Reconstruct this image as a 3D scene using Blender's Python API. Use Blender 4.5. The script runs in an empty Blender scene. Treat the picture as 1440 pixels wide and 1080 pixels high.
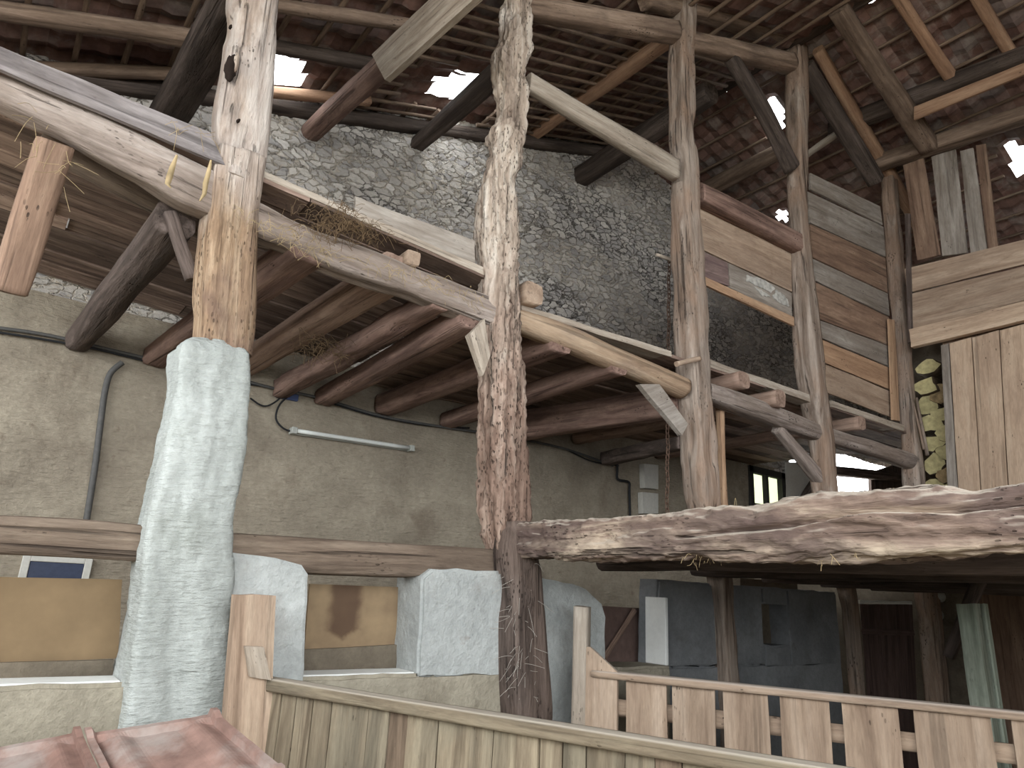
import bpy, bmesh, math, random
from mathutils import Vector, Matrix, noise
random.seed(7)
S = bpy.context.scene
COL = S.collection
W, H = 1440, 1080
EYE = 1.6
# ------------------------------------------------------------------ camera
EX = Vector((0.7958684, 0.20761784, 0.56876034))     # barn axes in camera terms (right, down, forward)
EY = Vector((-0.60348089, 0.19593536, 0.77292959))
F = 986.2048
EX.normalize(); EY = (EY - EX * EY.dot(EX)).normalized(); EZ = -EX.cross(EY)
if EZ.y > 0: EZ = -EZ
cam_d = bpy.data.cameras.new('camera'); cam = bpy.data.objects.new('camera', cam_d); COL.objects.link(cam)
cam_d.sensor_width = 36; cam_d.lens = F / W * 36; cam_d.clip_start = .05
right = Vector((EX.x, EY.x, EZ.x)); down = Vector((EX.y, EY.y, EZ.y)); fwd = Vector((EX.z, EY.z, EZ.z))
Rm = Matrix((right, -down, -fwd)).transposed()
cam.matrix_world = Matrix.Translation((0, 0, EYE)) @ Rm.to_4x4()
S.camera = cam
CAMP = Vector((0, 0, EYE))
def ray(px, py):
    r = Vector((px - W / 2, py - H / 2, F)); return Vector((r.dot(EX), r.dot(EY), r.dot(EZ)))
def onx(px, py, x): r = ray(px, py); return r * (x / r.x) + CAMP
def ony(px, py, y): r = ray(px, py); return r * (y / r.y) + CAMP
def onz(px, py, z): r = ray(px, py); return r * ((z - EYE) / r.z) + CAMP
def dep(p): q = p - CAMP; return q.dot(fwd)
def onn(px, py, n, d):            # plane n.p = d
    r = ray(px, py); return r * ((d - n.dot(CAMP)) / n.dot(r)) + CAMP
# ------------------------------------------------------------------ main dimensions
YP, YW, XE = 3.7, 6.35, 8.53
XR, ZR, SL, SR = 6.72, 8.05, .34, .35
def zl(x): return ZR - SL * (XR - x)
def zr(x): return ZR - SR * (x - XR)
def roofL(px, py, drop=0): return onn(px, py, Vector((-SL, 0, 1)), ZR - SL * XR - drop)
def roofR(px, py, drop=0): return onn(px, py, Vector((SR, 0, 1)), ZR + SR * XR - drop)
# ------------------------------------------------------------------ materials
def lin(h):
    h = h.lstrip('#'); o = []
    for i in (0, 2, 4):
        c = int(h[i:i + 2], 16) / 255; o.append(c / 12.92 if c <= .04045 else ((c + .055) / 1.055) ** 2.4)
    return (o[0], o[1], o[2], 1)
class NT:
    def __init__(s, name, rough=.9):
        s.m = bpy.data.materials.new(name); s.m.use_nodes = True; s.t = s.m.node_tree; s.t.nodes.clear()
        s.out = s.n('ShaderNodeOutputMaterial'); s.b = s.n('ShaderNodeBsdfPrincipled')
        s.b.inputs['Roughness'].default_value = rough
        s.b.inputs['Specular IOR Level'].default_value = .2
        s.l(s.b.outputs[0], s.out.inputs[0])
        s.tc = s.n('ShaderNodeTexCoord'); s.oi = s.n('ShaderNodeObjectInfo')
    def n(s, t, **k):
        o = s.t.nodes.new(t)
        for a, v in k.items(): setattr(o, a, v)
        return o
    def l(s, a, b): s.t.links.new(a, b)
    def mapping(s, sc, src=None):
        m = s.n('ShaderNodeMapping'); m.inputs['Scale'].default_value = sc; s.l(src or s.tc.outputs['Object'], m.inputs['Vector']); return m.outputs[0]
    def noise(s, vec, scale, detail=4, rough=.55, dist=0, rnd=True):
        o = s.n('ShaderNodeTexNoise', noise_dimensions='4D' if rnd else '3D'); s.l(vec, o.inputs['Vector'])
        o.inputs['Scale'].default_value = scale; o.inputs['Detail'].default_value = detail; o.inputs['Roughness'].default_value = rough; o.inputs['Distortion'].default_value = dist
        if rnd:
            q = s.math('MULTIPLY', s.oi.outputs['Random'], 37.0); s.l(q, o.inputs['W'])
        return o.outputs[0]
    def math(s, op, a, b=None, clamp=False):
        o = s.n('ShaderNodeMath', operation=op, use_clamp=clamp)
        for i, v in enumerate((a, b)):
            if v is None: continue
            if isinstance(v, (int, float)): o.inputs[i].default_value = v
            else: s.l(v, o.inputs[i])
        return o.outputs[0]
    def ramp(s, fac, stops, interp='LINEAR'):
        o = s.n('ShaderNodeValToRGB'); s.l(fac, o.inputs[0]); o.color_ramp.interpolation = interp
        e = o.color_ramp.elements
        while len(e) < len(stops): e.new(.5)
        for i, (p, c) in enumerate(stops):
            e[i].position = p; e[i].color = c if len(c) == 4 else (*c, 1)
        return o.outputs[0]
    def step(s, fac, a, b):
        o = s.n('ShaderNodeMapRange'); s.l(fac, o.inputs[0]); o.inputs[1].default_value = a; o.inputs[2].default_value = b
        o.interpolation_type = 'SMOOTHSTEP'; return o.outputs[0]
    def mix(s, fac, a, b, mode='MIX'):
        o = s.n('ShaderNodeMix', data_type='RGBA', blend_type=mode)
        for i, v in ((0, fac), (6, a), (7, b)):
            if isinstance(v, (int, float)): o.inputs[i].default_value = v
            elif isinstance(v, tuple): o.inputs[i].default_value = v
            else: s.l(v, o.inputs[i])
        return o.outputs[2]
    def bump(s, hgt, strength=.5, dist=.02):
        o = s.n('ShaderNodeBump'); o.inputs['Strength'].default_value = strength; o.inputs['Distance'].default_value = dist
        s.l(hgt, o.inputs['Height']); s.l(o.outputs[0], s.b.inputs['Normal'])
MATS = {}
def wood(name, dark, mid, light, patch=None, patch_amt=.5, holes=.0, crack=.7, grain=1.0, bump=.6, vary=.18, dust=None, fade=False, sat=.74, tone=False):
    t = NT(name)
    v = t.mapping((1, 1, .07))
    a = t.noise(v, 16 * grain, 7, .62, .8)
    c = t.ramp(a, [(.30, lin(dark)), (.48, lin(mid)), (.68, lin(light))])
    v2 = t.mapping((1, 1, .45))
    if patch:
        b = t.noise(v2, 3.2, 5, .6, .4)
        c = t.mix(t.math('MULTIPLY', t.step(b, .44, .62), patch_amt), c, lin(patch))
    cr = t.noise(t.mapping((1, 1, .028)), 34 * grain, 3, .5, .5)
    cm = t.math('MULTIPLY', t.step(cr, .60, .70), crack)
    c = t.mix(cm, c, (.018, .012, .009, 1))
    bl = t.noise(t.mapping((1, 1, .3)), 6.5, 6, .7, .6)
    c = t.mix(t.math('MULTIPLY', t.step(bl, .52, .70), .5), c, lin(dark))
    if fade:
        sg = t.n('ShaderNodeSeparateXYZ'); t.l(t.tc.outputs['Generated'], sg.inputs[0])
        fz = t.step(t.math('ADD', sg.outputs[2], t.math('MULTIPLY', t.math('SUBTRACT', t.noise(v2, 7, 5, .6), .5), .7)), fade[3], fade[4])
        c = t.mix(fz, c, t.ramp(a, [(.3, lin(fade[0])), (.5, lin(fade[1])), (.68, lin(fade[2]))]))
    fine = t.noise(t.mapping((1, 1, .15)), 90, 3, .6)
    c = t.mix(.35, c, t.ramp(fine, [(.3, (.35, .35, .35)), (.7, (1, 1, 1))]), 'MULTIPLY')
    hgt = t.math('ADD', t.math('MULTIPLY', a, 1.0), t.math('MULTIPLY', fine, .35))
    hgt = t.math('SUBTRACT', hgt, t.math('MULTIPLY', cm, 1.2))
    if holes > 0:
        vo = t.n('ShaderNodeTexVoronoi'); t.l(t.mapping((1, 1, .4)), vo.inputs['Vector']); vo.inputs['Scale'].default_value = 70
        wob = t.noise(t.mapping((1, 1, .4)), 120, 2, .6)
        szr = t.n('ShaderNodeSeparateColor'); t.l(vo.outputs['Color'], szr.inputs[0])
        lim = t.math('ADD', t.math('MULTIPLY', szr.outputs[0], .36), t.math('MULTIPLY', wob, .26))
        hm = t.step(t.math('SUBTRACT', lim, vo.outputs['Distance']), .03, .10)
        pk = t.step(t.noise(v2, 5.5, 4, .65), .56 - .08 * holes, .66)
        hm = t.math('MULTIPLY', t.math('MULTIPLY', hm, pk), t.step(szr.outputs[1], .25, .45))
        c = t.mix(t.math('MULTIPLY', hm, .85), c, (.02, .012, .008, 1))
        hgt = t.math('SUBTRACT', hgt, hm)
    if dust:       # grey dust lying on faces that look up
        g = t.n('ShaderNodeNewGeometry'); sp = t.n('ShaderNodeSeparateXYZ'); t.l(g.outputs['Normal'], sp.inputs[0])
        c = t.mix(t.math('MULTIPLY', t.step(sp.outputs[2], .35, .95), .75), c, lin(dust))
    hs = t.n('ShaderNodeHueSaturation'); t.l(c, hs.inputs['Color'])
    val = t.math('ADD', t.math('MULTIPLY', t.oi.outputs['Random'], vary * 2), 1 - vary)
    if tone:
        at_ = t.n('ShaderNodeAttribute', attribute_name='tone'); val = t.math('MULTIPLY', val, at_.outputs['Fac'])
    t.l(val, hs.inputs['Value']); hs.inputs['Saturation'].default_value = sat
    t.l(hs.outputs[0], t.b.inputs['Base Color'])
    t.bump(hgt, bump, .02)
    MATS[name] = t.m; return t.m
def plaster(name, a, b, dirt=None, bump=.4, scale=1.0, stroke=0):
    t = NT(name)
    v = t.mapping((1, 1, 1)); n1 = t.noise(v, 2.2 * scale, 8, .62, .2); n2 = t.noise(v, 26 * scale, 6, .65)
    n3 = t.noise(t.mapping((1, 1, 5)) if stroke else v, 9 * scale, 5, .6)
    c = t.ramp(n1, [(.32, lin(a)), (.66, lin(b))])
    c = t.mix(.5, c, t.ramp(n2, [(.3, (.6, .6, .6)), (.65, (1, 1, 1))]), 'MULTIPLY')
    if dirt:
        d = t.noise(v, 1.1 * scale, 6, .68, .5); c = t.mix(t.math('MULTIPLY', t.step(d, .52, .72), .75), c, lin(dirt))
        d2 = t.noise(v, 7 * scale, 4, .6); c = t.mix(t.math('MULTIPLY', t.step(d2, .64, .72), .55), c, lin(dirt))
    t.l(c, t.b.inputs['Base Color'])
    t.bump(t.math('ADD', t.math('MULTIPLY', n2, .5), t.math('ADD', n3, n1)), bump, .03)
    MATS[name] = t.m; return t.m
def flat(name, col, rough=.7, metal=0, n=.15, sc=30):
    t = NT(name, rough); t.b.inputs['Metallic'].default_value = metal
    k = t.noise(t.mapping((1, 1, 1)), sc, 5, .6)
    c = t.mix(1.0, lin(col), t.ramp(k, [(.3, (1 - n * 2,) * 3), (.7, (1, 1, 1))]), 'MULTIPLY')
    t.l(c, t.b.inputs['Base Color']); t.bump(k, .2, .005)
    MATS[name] = t.m; return t.m
wood('post_grey', '#6d5c50', '#b09f92', '#d3c8bd', '#a98a6b', .55, .5, .6, .8, .9, .05)
wood('post_crust', '#5f4a39', '#967a5d', '#b59d80', '#6e574b', .75, 1.2, .5, 1.5, 1.0, .04, None, ('#7c6d62', '#b3a498', '#d0c5ba', .5, 1.0), .9)
wood('post_pale', '#503c31', '#927563', '#c3a995', '#725849', .7, 2.6, .8, .9, 1.0, .05, None, ('#6f5b4c', '#baa794', '#ddd2c3', .12, .5), .85)
wood('post_dark', '#2c221c', '#5a4a41', '#8a7668', '#6e584a', .5, .8, .7, 1.0, 1.0, .08)
wood('post_brown', '#574436', '#8f7a67', '#b3a190', '#9a7453', .6, .5, .7, .9, .7, .06)
wood('beam_dusty', '#5a4a40', '#9a887b', '#bdaea2', '#84705f', .6, .3, .6, .9, .8, .06, '#b3a698')
wood('beam_orange', '#7a5838', '#a98760', '#c5a985', '#8b7564', .5, .2, .4, .6, .6, .05)
wood('beam_pink', '#4d3a30', '#866b59', '#c0a98b', '#5f4a43', .85, 1.2, .6, .8, 1.0, .05, '#c3b6a2')
wood('lintel_old', '#4d3c2f', '#78634f', '#958069', '#61503f', .5, .3, .6, .9, .8, .06)
wood('plank_lilac', '#575050', '#827978', '#a59c9a', '#6d625c', .5, .2, .5, .8, .6, .04)
wood('joist', '#4f3429', '#84604f', '#a5806b', '#5d4438', .5, .2, .6, .9, .6, .14)
wood('joist_light', '#6b4e3c', '#9c7a62', '#b5947b', '#7d5c4a', .4, .1, .4, .9, .5, .05)
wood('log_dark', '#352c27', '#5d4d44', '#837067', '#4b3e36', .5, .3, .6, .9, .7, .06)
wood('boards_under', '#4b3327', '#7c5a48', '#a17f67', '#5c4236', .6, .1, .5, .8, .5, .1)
wood('rail_pale', '#87735e', '#b1a18c', '#c9bba8', '#9b8974', .5, .3, .4, .9, .5, .05)
wood('plank_tan', '#7f6248', '#ab8c6d', '#c4a888', '#8a7058', .4, .1, .35, .6, .4, .09)
wood('plank_light', '#a07e5c', '#c4a27d', '#d6b894', '#b29070', .4, .05, .3, .6, .35, .06)
wood('plank_grey', '#726557', '#9c9184', '#b9afa2', '#857666', .5, .1, .4, .7, .4, .08)
wood('plank_brown', '#60442f', '#8d694c', '#ab8867', '#77573f', .5, .1, .45, .7, .4, .1)
wood('plank_orange', '#8a5f38', '#b98a58', '#cfa572', '#a07448', .3, .05, .3, .6, .3, .06)
wood('plank_purple', '#57423e', '#7d625d', '#94786f', None, .4, .1, .35, .7, .4, .05)
wood('fence_green', '#4f412e', '#7a6a50', '#998a6b', '#716a56', .55, .1, .35, .8, .4, .15, '#b9ae9b')
wood('fence_brown', '#4d3c2b', '#7b644b', '#9a8163', '#68543f', .5, .2, .4, .8, .5, .1)
wood('picket', '#765b43', '#a48769', '#bda286', '#8b6e55', .35, .1, .3, .6, .35, .07, '#c6b6a6')
wood('roof_wood', '#54402f', '#836850', '#a68a70', '#5e4a3b', .5, .15, .5, .8, .5, .15)
wood('roof_dark', '#2f2621', '#54463c', '#75645a', '#41362f', .5, .2, .5, .8, .6, .12)
wood('roof_orange', '#7d5433', '#ae7d50', '#c89a6b', '#8a6444', .4, .1, .4, .7, .4, .08)
wood('green_paint', '#6e7a68', '#98a691', '#b4bfac', '#7c7d6c', .4, .1, .3, .8, .3, .04)
wood('red_door', '#43302a', '#5f4740', '#735a51', '#46362f', .4, .05, .3, .8, .3, .05)
plaster('plaster_wall', '#8d8374', '#aea492', '#75685a', 1.0, 1, 1)
plaster('plaster_pier', '#a0a5a1', '#bcc1be', '#868b84', .8, 1.2, 1)
plaster('plaster_manger', '#9ea2a0', '#bcc0be', '#8c8780', .7, 1.2, 0)
plaster('plaster_beige', '#8e8778', '#aaa392', '#787062', .7, 1.2, 0)
plaster('plaster_shaded', '#6f7275', '#8b8e90', '#5c5b59', .45, 1.2, 0)  # manger plaster greyed down: under-deck shade put into the colour
plaster('floor_dusty', '#a09682', '#bdb29b', '#84786a', .4, 1.2, 0)
plaster('earth', '#5d554a', '#7d7364', '#4b4439', .5, 1.5, 0)
flat('brown_panel', '#806c52', .8, 0, .12, 6); flat('black_rubber', '#27282a', .6, 0, .1); flat('grey_pipe', '#5b5a58', .6, 0, .15)
flat('tube_white', '#d9dcd8', .4, 0, .04); flat('lamp_grey', '#aeb0aa', .5, 0, .08); flat('rust', '#6a5548', .8, .3, .3, 60)
flat('blue_plastic', '#4d5a80', .5, 0, .1); flat('box_pale', '#c4c2ba', .6, 0, .08); flat('white_paint_daylight', '#e4e6e3', .7, 0, .05)
flat('straw', '#b7a27c', .9, 0, .3, 8); flat('straw_brown', '#78634b', .9, 0, .3, 8); flat('frame_dark', '#3a3936', .7, 0, .1)
flat('chalk', '#cfcdc6', .9, 0, .3, 25); pg = flat('pane_bright', '#c9cfa6', .3, 0, .05); pg.node_tree.nodes['Principled BSDF'].inputs['Transmission Weight'].default_value = .6; flat('hole_dark', '#2a211c', .95, 0, .2); flat('pane_green', '#b9bf93', .3, 0, .1); flat('web', '#b9b2a8', .9, 0, .1); flat('log_bark', '#6c5c49', .95, 0, .35, 14)
flat('log_brown', '#a08b68', .9, 0, .3, 20); flat('log_end', '#c3b98a', .9, 0, .22, 20); flat('clay_dark', '#75615a', .85, 0, .2, 12); flat('pane_blue', '#3d4458', .25, 0, .1)
def stained_panel():
    t = NT('stained_panel', .8); k = t.noise(t.mapping((1, 1, 1)), 6, 5, .6)
    c = t.ramp(k, [(.3, lin('#786550')), (.7, lin('#8f7b60'))])
    sp = t.n('ShaderNodeSeparateXYZ'); t.l(t.tc.outputs['Generated'], sp.inputs[0])
    w = t.noise(t.mapping((1, 1, 1)), 9, 4, .6)
    dx = t.math('ABSOLUTE', t.math('SUBTRACT', t.math('ADD', sp.outputs[2], t.math('MULTIPLY', t.math('SUBTRACT', w, .5), .12)), .36))
    dz = t.math('MAXIMUM', t.math('SUBTRACT', t.math('ADD', sp.outputs[0], t.math('MULTIPLY', w, .2)), .78), 0.0)
    m = t.step(t.math('ADD', dx, dz), .2, .1)
    c = t.mix(t.math('MULTIPLY', m, .8), c, lin('#4a372c')); t.l(c, t.b.inputs['Base Color']); t.bump(k, .2, .005); MATS['stained_panel'] = t.m
stained_panel()
def stone():
    t = NT('rubble', .95)
    v0 = t.mapping((1, 1, 1.75)); d = t.n('ShaderNodeTexNoise'); t.l(v0, d.inputs['Vector']); d.inputs['Scale'].default_value = 4; d.inputs['Detail'].default_value = 5
    mv = t.n('ShaderNodeVectorMath', operation='MULTIPLY_ADD'); t.l(d.outputs['Color'], mv.inputs[0]); mv.inputs[1].default_value = (.30, .30, .30); t.l(v0, mv.inputs[2])
    e = t.n('ShaderNodeTexVoronoi', feature='DISTANCE_TO_EDGE'); f = t.n('ShaderNodeTexVoronoi', feature='F1')
    for q in (e, f): t.l(mv.outputs[0], q.inputs['Vector']); q.inputs['Scale'].default_value = 7.6; q.inputs['Randomness'].default_value = 1
    m = t.step(e.outputs['Distance'], .01, .09)
    sp = t.n('ShaderNodeSeparateColor'); t.l(f.outputs['Color'], sp.inputs[0])
    c = t.ramp(sp.outputs[0], [(0, lin('#aeaaa7')), (.4, lin('#c1bcb6')), (.7, lin('#cdc7be')), (1, lin('#dcd7d0'))])
    n2 = t.noise(v0, 22, 6, .65, 0, False); c = t.mix(.5, c, t.ramp(n2, [(.3, (.5, .5, .5)), (.66, (1, 1, 1))]), 'MULTIPLY')
    big = t.noise(v0, .7, 3, .5, 0, False); mort = t.mix(t.step(big, .42, .6), lin('#6e6a65'), lin('#c0b7aa'))
    c = t.mix(m, mort, c); t.l(c, t.b.inputs['Base Color'])
    h = t.math('ADD', t.math('MULTIPLY', m, .6), t.math('ADD', t.math('MULTIPLY', n2, .45), t.math('MULTIPLY', sp.outputs[1], .45)))
    dp = t.n('ShaderNodeDisplacement'); t.l(h, dp.inputs['Height']); dp.inputs['Scale'].default_value = .042; dp.inputs['Midlevel'].default_value = .5
    t.l(dp.outputs[0], t.out.inputs['Displacement']); t.m.displacement_method = 'BOTH'; MATS['rubble'] = t.m
stone()
def tilemat():
    t = NT('clay_tile', .9); sp = t.n('ShaderNodeSeparateXYZ'); t.l(t.tc.outputs['UV'], sp.inputs[0])
    cx = t.math('FLOOR', sp.outputs[0]); cy = t.math('FLOOR', sp.outputs[1]); cb = t.n('ShaderNodeCombineXYZ'); t.l(cx, cb.inputs[0]); t.l(cy, cb.inputs[1])
    w = t.n('ShaderNodeTexWhiteNoise', noise_dimensions='2D'); t.l(cb.outputs[0], w.inputs['Vector'])
    c = t.ramp(w.outputs[0], [(0, lin('#6f554d')), (.35, lin('#876a60')), (.7, lin('#977b71')), (1, lin('#7f736f'))])
    n = t.noise(t.mapping((1, 1, 1)), 9, 6, .65, 0, False); c = t.mix(.8, c, t.ramp(n, [(.3, (.4, .4, .4)), (.68, (1.0, 1.0, 1.0))]), 'MULTIPLY')
    dd = t.noise(t.mapping((1, 1, 1)), 3, 5, .65, 0, False); c = t.mix(t.math('MULTIPLY', t.step(dd, .48, .7), .6), c, lin('#a09a94'))
    t.l(c, t.b.inputs['Base Color']); t.bump(n, .4, .01); MATS['clay_tile'] = t.m
tilemat()
# ------------------------------------------------------------------ object helpers
def link(name, me, mat, parent=None, M=None):
    o = bpy.data.objects.new(name, me); COL.objects.link(o)
    if mat: me.materials.append(MATS[mat])
    if M is not None: o.matrix_world = M
    if parent is not None:
        o.parent = parent; o.matrix_parent_inverse = Matrix()
        o.matrix_basis = parent.matrix_world.inverted() @ (M if M is not None else Matrix())
    return o
def tag(o, label, cat, group=None):
    o['label'] = label; o['category'] = cat; o['kind'] = 'thing'
    if group: o['group'] = group
    return o
def struct(o): o['kind'] = 'structure'; return o
def empty(name, loc, label, cat, group=None):
    o = bpy.data.objects.new(name, None); COL.objects.link(o); o.matrix_world = Matrix.Translation(loc)
    bpy.context.view_layer.update()
    return tag(o, label, cat, group)
SEED = [0]
def sweep(name, pts, sizes, mat, parent=None, hint=(0, 0, 1), sq=5, amp=.008, fr=9, ring=.05, nseg=20, chip=0, wob=0, shade=True, caps=True, bow=0, rag=0, groove=None):
    """A hewn timber: a rounded-square section swept along pts, roughened along the grain."""
    SEED[0] += 1; sd = Vector((SEED[0] * 3.17, SEED[0] * 1.31, SEED[0] * 7.7))
    pts = [Vector(p) for p in pts]; Z = (pts[-1] - pts[0]).normalized(); X = Vector(hint); X = (X - Z * X.dot(Z)).normalized(); Y = Z.cross(X)
    M = Matrix((X, Y, Z)).transposed().to_4x4(); M.translation = pts[0]; Mi = M.inverted()
    loc = [Mi @ p for p in pts]
    if not isinstance(sizes, list): sizes = [sizes] * len(pts)
    sizes = [(s, s) if isinstance(s, (int, float)) else s for s in sizes]
    L = loc[-1].z; n = max(2, int(L / ring) + 1)
    bm = bmesh.new(); rings = []
    for i in range(n + 1):
        z = L * i / n; k = 0
        while k < len(loc) - 2 and z > loc[k + 1].z: k += 1
        hz = max(1e-6, loc[k + 1].z - loc[k].z); u = min(1, max(0, (z - loc[k].z) / hz))
        def herm(f):
            p0, p1 = f(k), f(k + 1)
            m0 = (f(k + 1) - f(k - 1)) / max(1e-6, loc[k + 1].z - loc[k - 1].z) * hz if k > 0 else p1 - p0
            m1 = (f(k + 2) - f(k)) / max(1e-6, loc[k + 2].z - loc[k].z) * hz if k + 2 < len(loc) else p1 - p0
            u2, u3 = u * u, u * u * u
            return p0 * (2 * u3 - 3 * u2 + 1) + m0 * (u3 - 2 * u2 + u) + p1 * (3 * u2 - 2 * u3) + m1 * (u3 - u2)
        c = Vector((herm(lambda q: loc[q].x), herm(lambda q: loc[q].y), z)); a = herm(lambda q: sizes[q][0]); b = herm(lambda q: sizes[q][1])
        if wob: c = c + Vector((noise.noise(Vector((z * 1.3, 1.7, 0)) + sd), noise.noise(Vector((z * 1.3, 9.1, 0)) + sd), 0)) * wob
        if bow: c = c + Vector((bow * math.sin(math.pi * i / n), 0, 0))
        r = []
        for j in range(nseg):
            th = 2 * math.pi * (j + .5) / nseg; cs, sn = math.cos(th), math.sin(th)
            pr = ((abs(cs) / (a / 2)) ** sq + (abs(sn) / (b / 2)) ** sq) ** (-1 / sq); x = pr * cs; y = pr * sn
            q = Vector((x * fr, y * fr, z * fr * .12)) + sd
            d = noise.noise(q) * amp + noise.noise(q * 2.7) * amp * .5 + noise.noise(Vector((x * 2, y * 2, z * 1.4)) + sd) * amp
            if chip:
                m = noise.noise(Vector((x * 5, y * 5, z * 2.6)) + sd * 1.7)
                if m > .12: d -= chip * min(1, (m - .12) * 4)
                m2 = noise.noise(Vector((x * 14, y * 14, z * 2.2)) + sd * 2.3)
                if m2 > .2: d -= chip * .55 * min(1, (m2 - .2) * 4)
            if rag:
                m3 = noise.noise(Vector((x * 26, y * 26, z * 9)) + sd); d += rag * (m3 if m3 < 0 else m3 * .4) + rag * .5 * noise.noise(Vector((x * 60, y * 60, z * 26)) + sd)
            if groove:
                uu = z / L; g0, g1, t0, t1, gd, gw = groove
                if g0 < uu < g1:
                    tt = (uu - g0) / (g1 - g0); tc = t0 + (t1 - t0) * tt + .16 * noise.noise(Vector((uu * 9, 3, 3)))
                    d -= gd * min(1, 5 * tt) * math.exp(-((th - tc) / gw) ** 2)
            rr = math.hypot(x, y) or 1
            r.append(bm.verts.new(c + Vector((x / rr * d + x, y / rr * d + y, noise.noise(q * .6) * .012 if i in (0, n) else 0))))
        rings.append(r)
    for i in range(n):
        for j in range(nseg):
            f = bm.faces.new((rings[i][j], rings[i][(j + 1) % nseg], rings[i + 1][(j + 1) % nseg], rings[i + 1][j])); f.smooth = shade
    if caps:
        bm.faces.new(list(reversed(rings[0]))); bm.faces.new(rings[-1])
    me = bpy.data.meshes.new(name); bm.to_mesh(me); bm.free()
    return link(name, me, mat, parent, M)
def pxsize(p, px): return px * dep(p) / F
def beam(name, ppts, thick, mat, label, cat='beam', asp=1.0, k=.86, group=None, **kw):
    """ppts: world points; thick: apparent thickness in photo pixels at each point; real section follows from distance"""
    sizes = [(pxsize(p, t) * k, pxsize(p, t) * k * asp) for p, t in zip(ppts, thick)]
    o = sweep(name, ppts, sizes, mat, **kw)
    if label: tag(o, label, cat, group)
    return o
def plank(name, c, thick, mat, parent=None, away=None, long='h', amp=.004, seg=.12, jag=.004, bev=.004):
    """c: TL,TR,BR,BL of the front face in the world; thickness goes away from the camera"""
    SEED[0] += 1; sd = Vector((SEED[0] * 2.3, SEED[0] * 5.1, .7))
    c = [Vector(p) for p in c]
    if long == 'v': c = [c[3], c[0], c[1], c[2]]     # run upward: BL->TL is the length
    ax = ((c[1] - c[0]) + (c[2] - c[3])).normalized(); side = (c[3] - c[0]); side = (side - ax * side.dot(ax)).normalized(); nn = ax.cross(side).normalized()
    ctr = sum(c, Vector()) / 4
    if nn.dot(ctr - CAMP) < 0: nn = -nn
    if away is not None and nn.dot(Vector(away)) < 0: nn = -nn
    X = side; Z = ax; Y = Z.cross(X); M = Matrix((X, Y, Z)).transposed().to_4x4(); M.translation = c[0]; Mi = M.inverted()
    L = max((c[1] - c[0]).length, (c[2] - c[3]).length); n = max(1, int(L / seg)); m = 4
    bm = bmesh.new(); fr, bk = [], []
    for i in range(n + 1):
        rf, rb = [], []
        for j in range(m + 1):
            u, v = i / n, j / m
            p = (c[0].lerp(c[1], u)).lerp(c[3].lerp(c[2], u), v)
            e = noise.noise(Vector((u * L * 2.2, v * 3, 0)) + sd)
            p = p + nn * (e * amp)
            if j in (0, m): p = p + side * (noise.noise(Vector((u * L * 3.5, v * 9, 3)) + sd) * jag)
            if i in (0, n): p = p + ax * (noise.noise(Vector((u * 9, v * 6, 5)) + sd) * jag * 1.5)
            b = bev if (j in (0, m) or i in (0, n)) else 0
            rf.append(bm.verts.new(Mi @ (p + nn * b))); rb.append(bm.verts.new(Mi @ (p + nn * thick)))
        fr.append(rf); bk.append(rb)
    def q(a, b, c_, d): bm.faces.new((a, b, c_, d))
    for i in range(n):
        for j in range(m):
            q(fr[i][j], fr[i + 1][j], fr[i + 1][j + 1], fr[i][j + 1]); q(bk[i][j], bk[i][j + 1], bk[i + 1][j + 1], bk[i + 1][j])
        q(fr[i][0], bk[i][0], bk[i + 1][0], fr[i + 1][0]); q(fr[i][m], fr[i + 1][m], bk[i + 1][m], bk[i][m])
    for j in range(m):
        q(fr[0][j], fr[0][j + 1], bk[0][j + 1], bk[0][j]); q(fr[n][j], bk[n][j], bk[n][j + 1], fr[n][j + 1])
    bmesh.ops.recalc_face_normals(bm, faces=bm.faces)
    me = bpy.data.meshes.new(name); bm.to_mesh(me); bm.free()
    return link(name, me, mat, parent, M)
def mesh_obj(name, verts, faces, mat, parent=None, smooth=False, origin=None):
    o0 = Vector(origin) if origin is not None else Vector((0, 0, 0))
    me = bpy.data.meshes.new(name); me.from_pydata([Vector(v) - o0 for v in verts], [], faces)
    if smooth:
        for p in me.polygons: p.use_smooth = True
    return link(name, me, mat, parent, Matrix.Translation(o0))
def box(name, lo, hi, mat, parent=None, bev=.004):
    bm = bmesh.new(); bmesh.ops.create_cube(bm, size=1); lo, hi = Vector(lo), Vector(hi); c = (lo + hi) / 2
    for v in bm.verts: v.co = Vector((v.co[i] * (hi[i] - lo[i]) for i in range(3)))
    if bev: bmesh.ops.bevel(bm, geom=bm.edges[:], offset=bev, segments=1, affect='EDGES')
    me = bpy.data.meshes.new(name); bm.to_mesh(me); bm.free()
    return link(name, me, mat, parent, Matrix.Translation(c))
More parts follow.
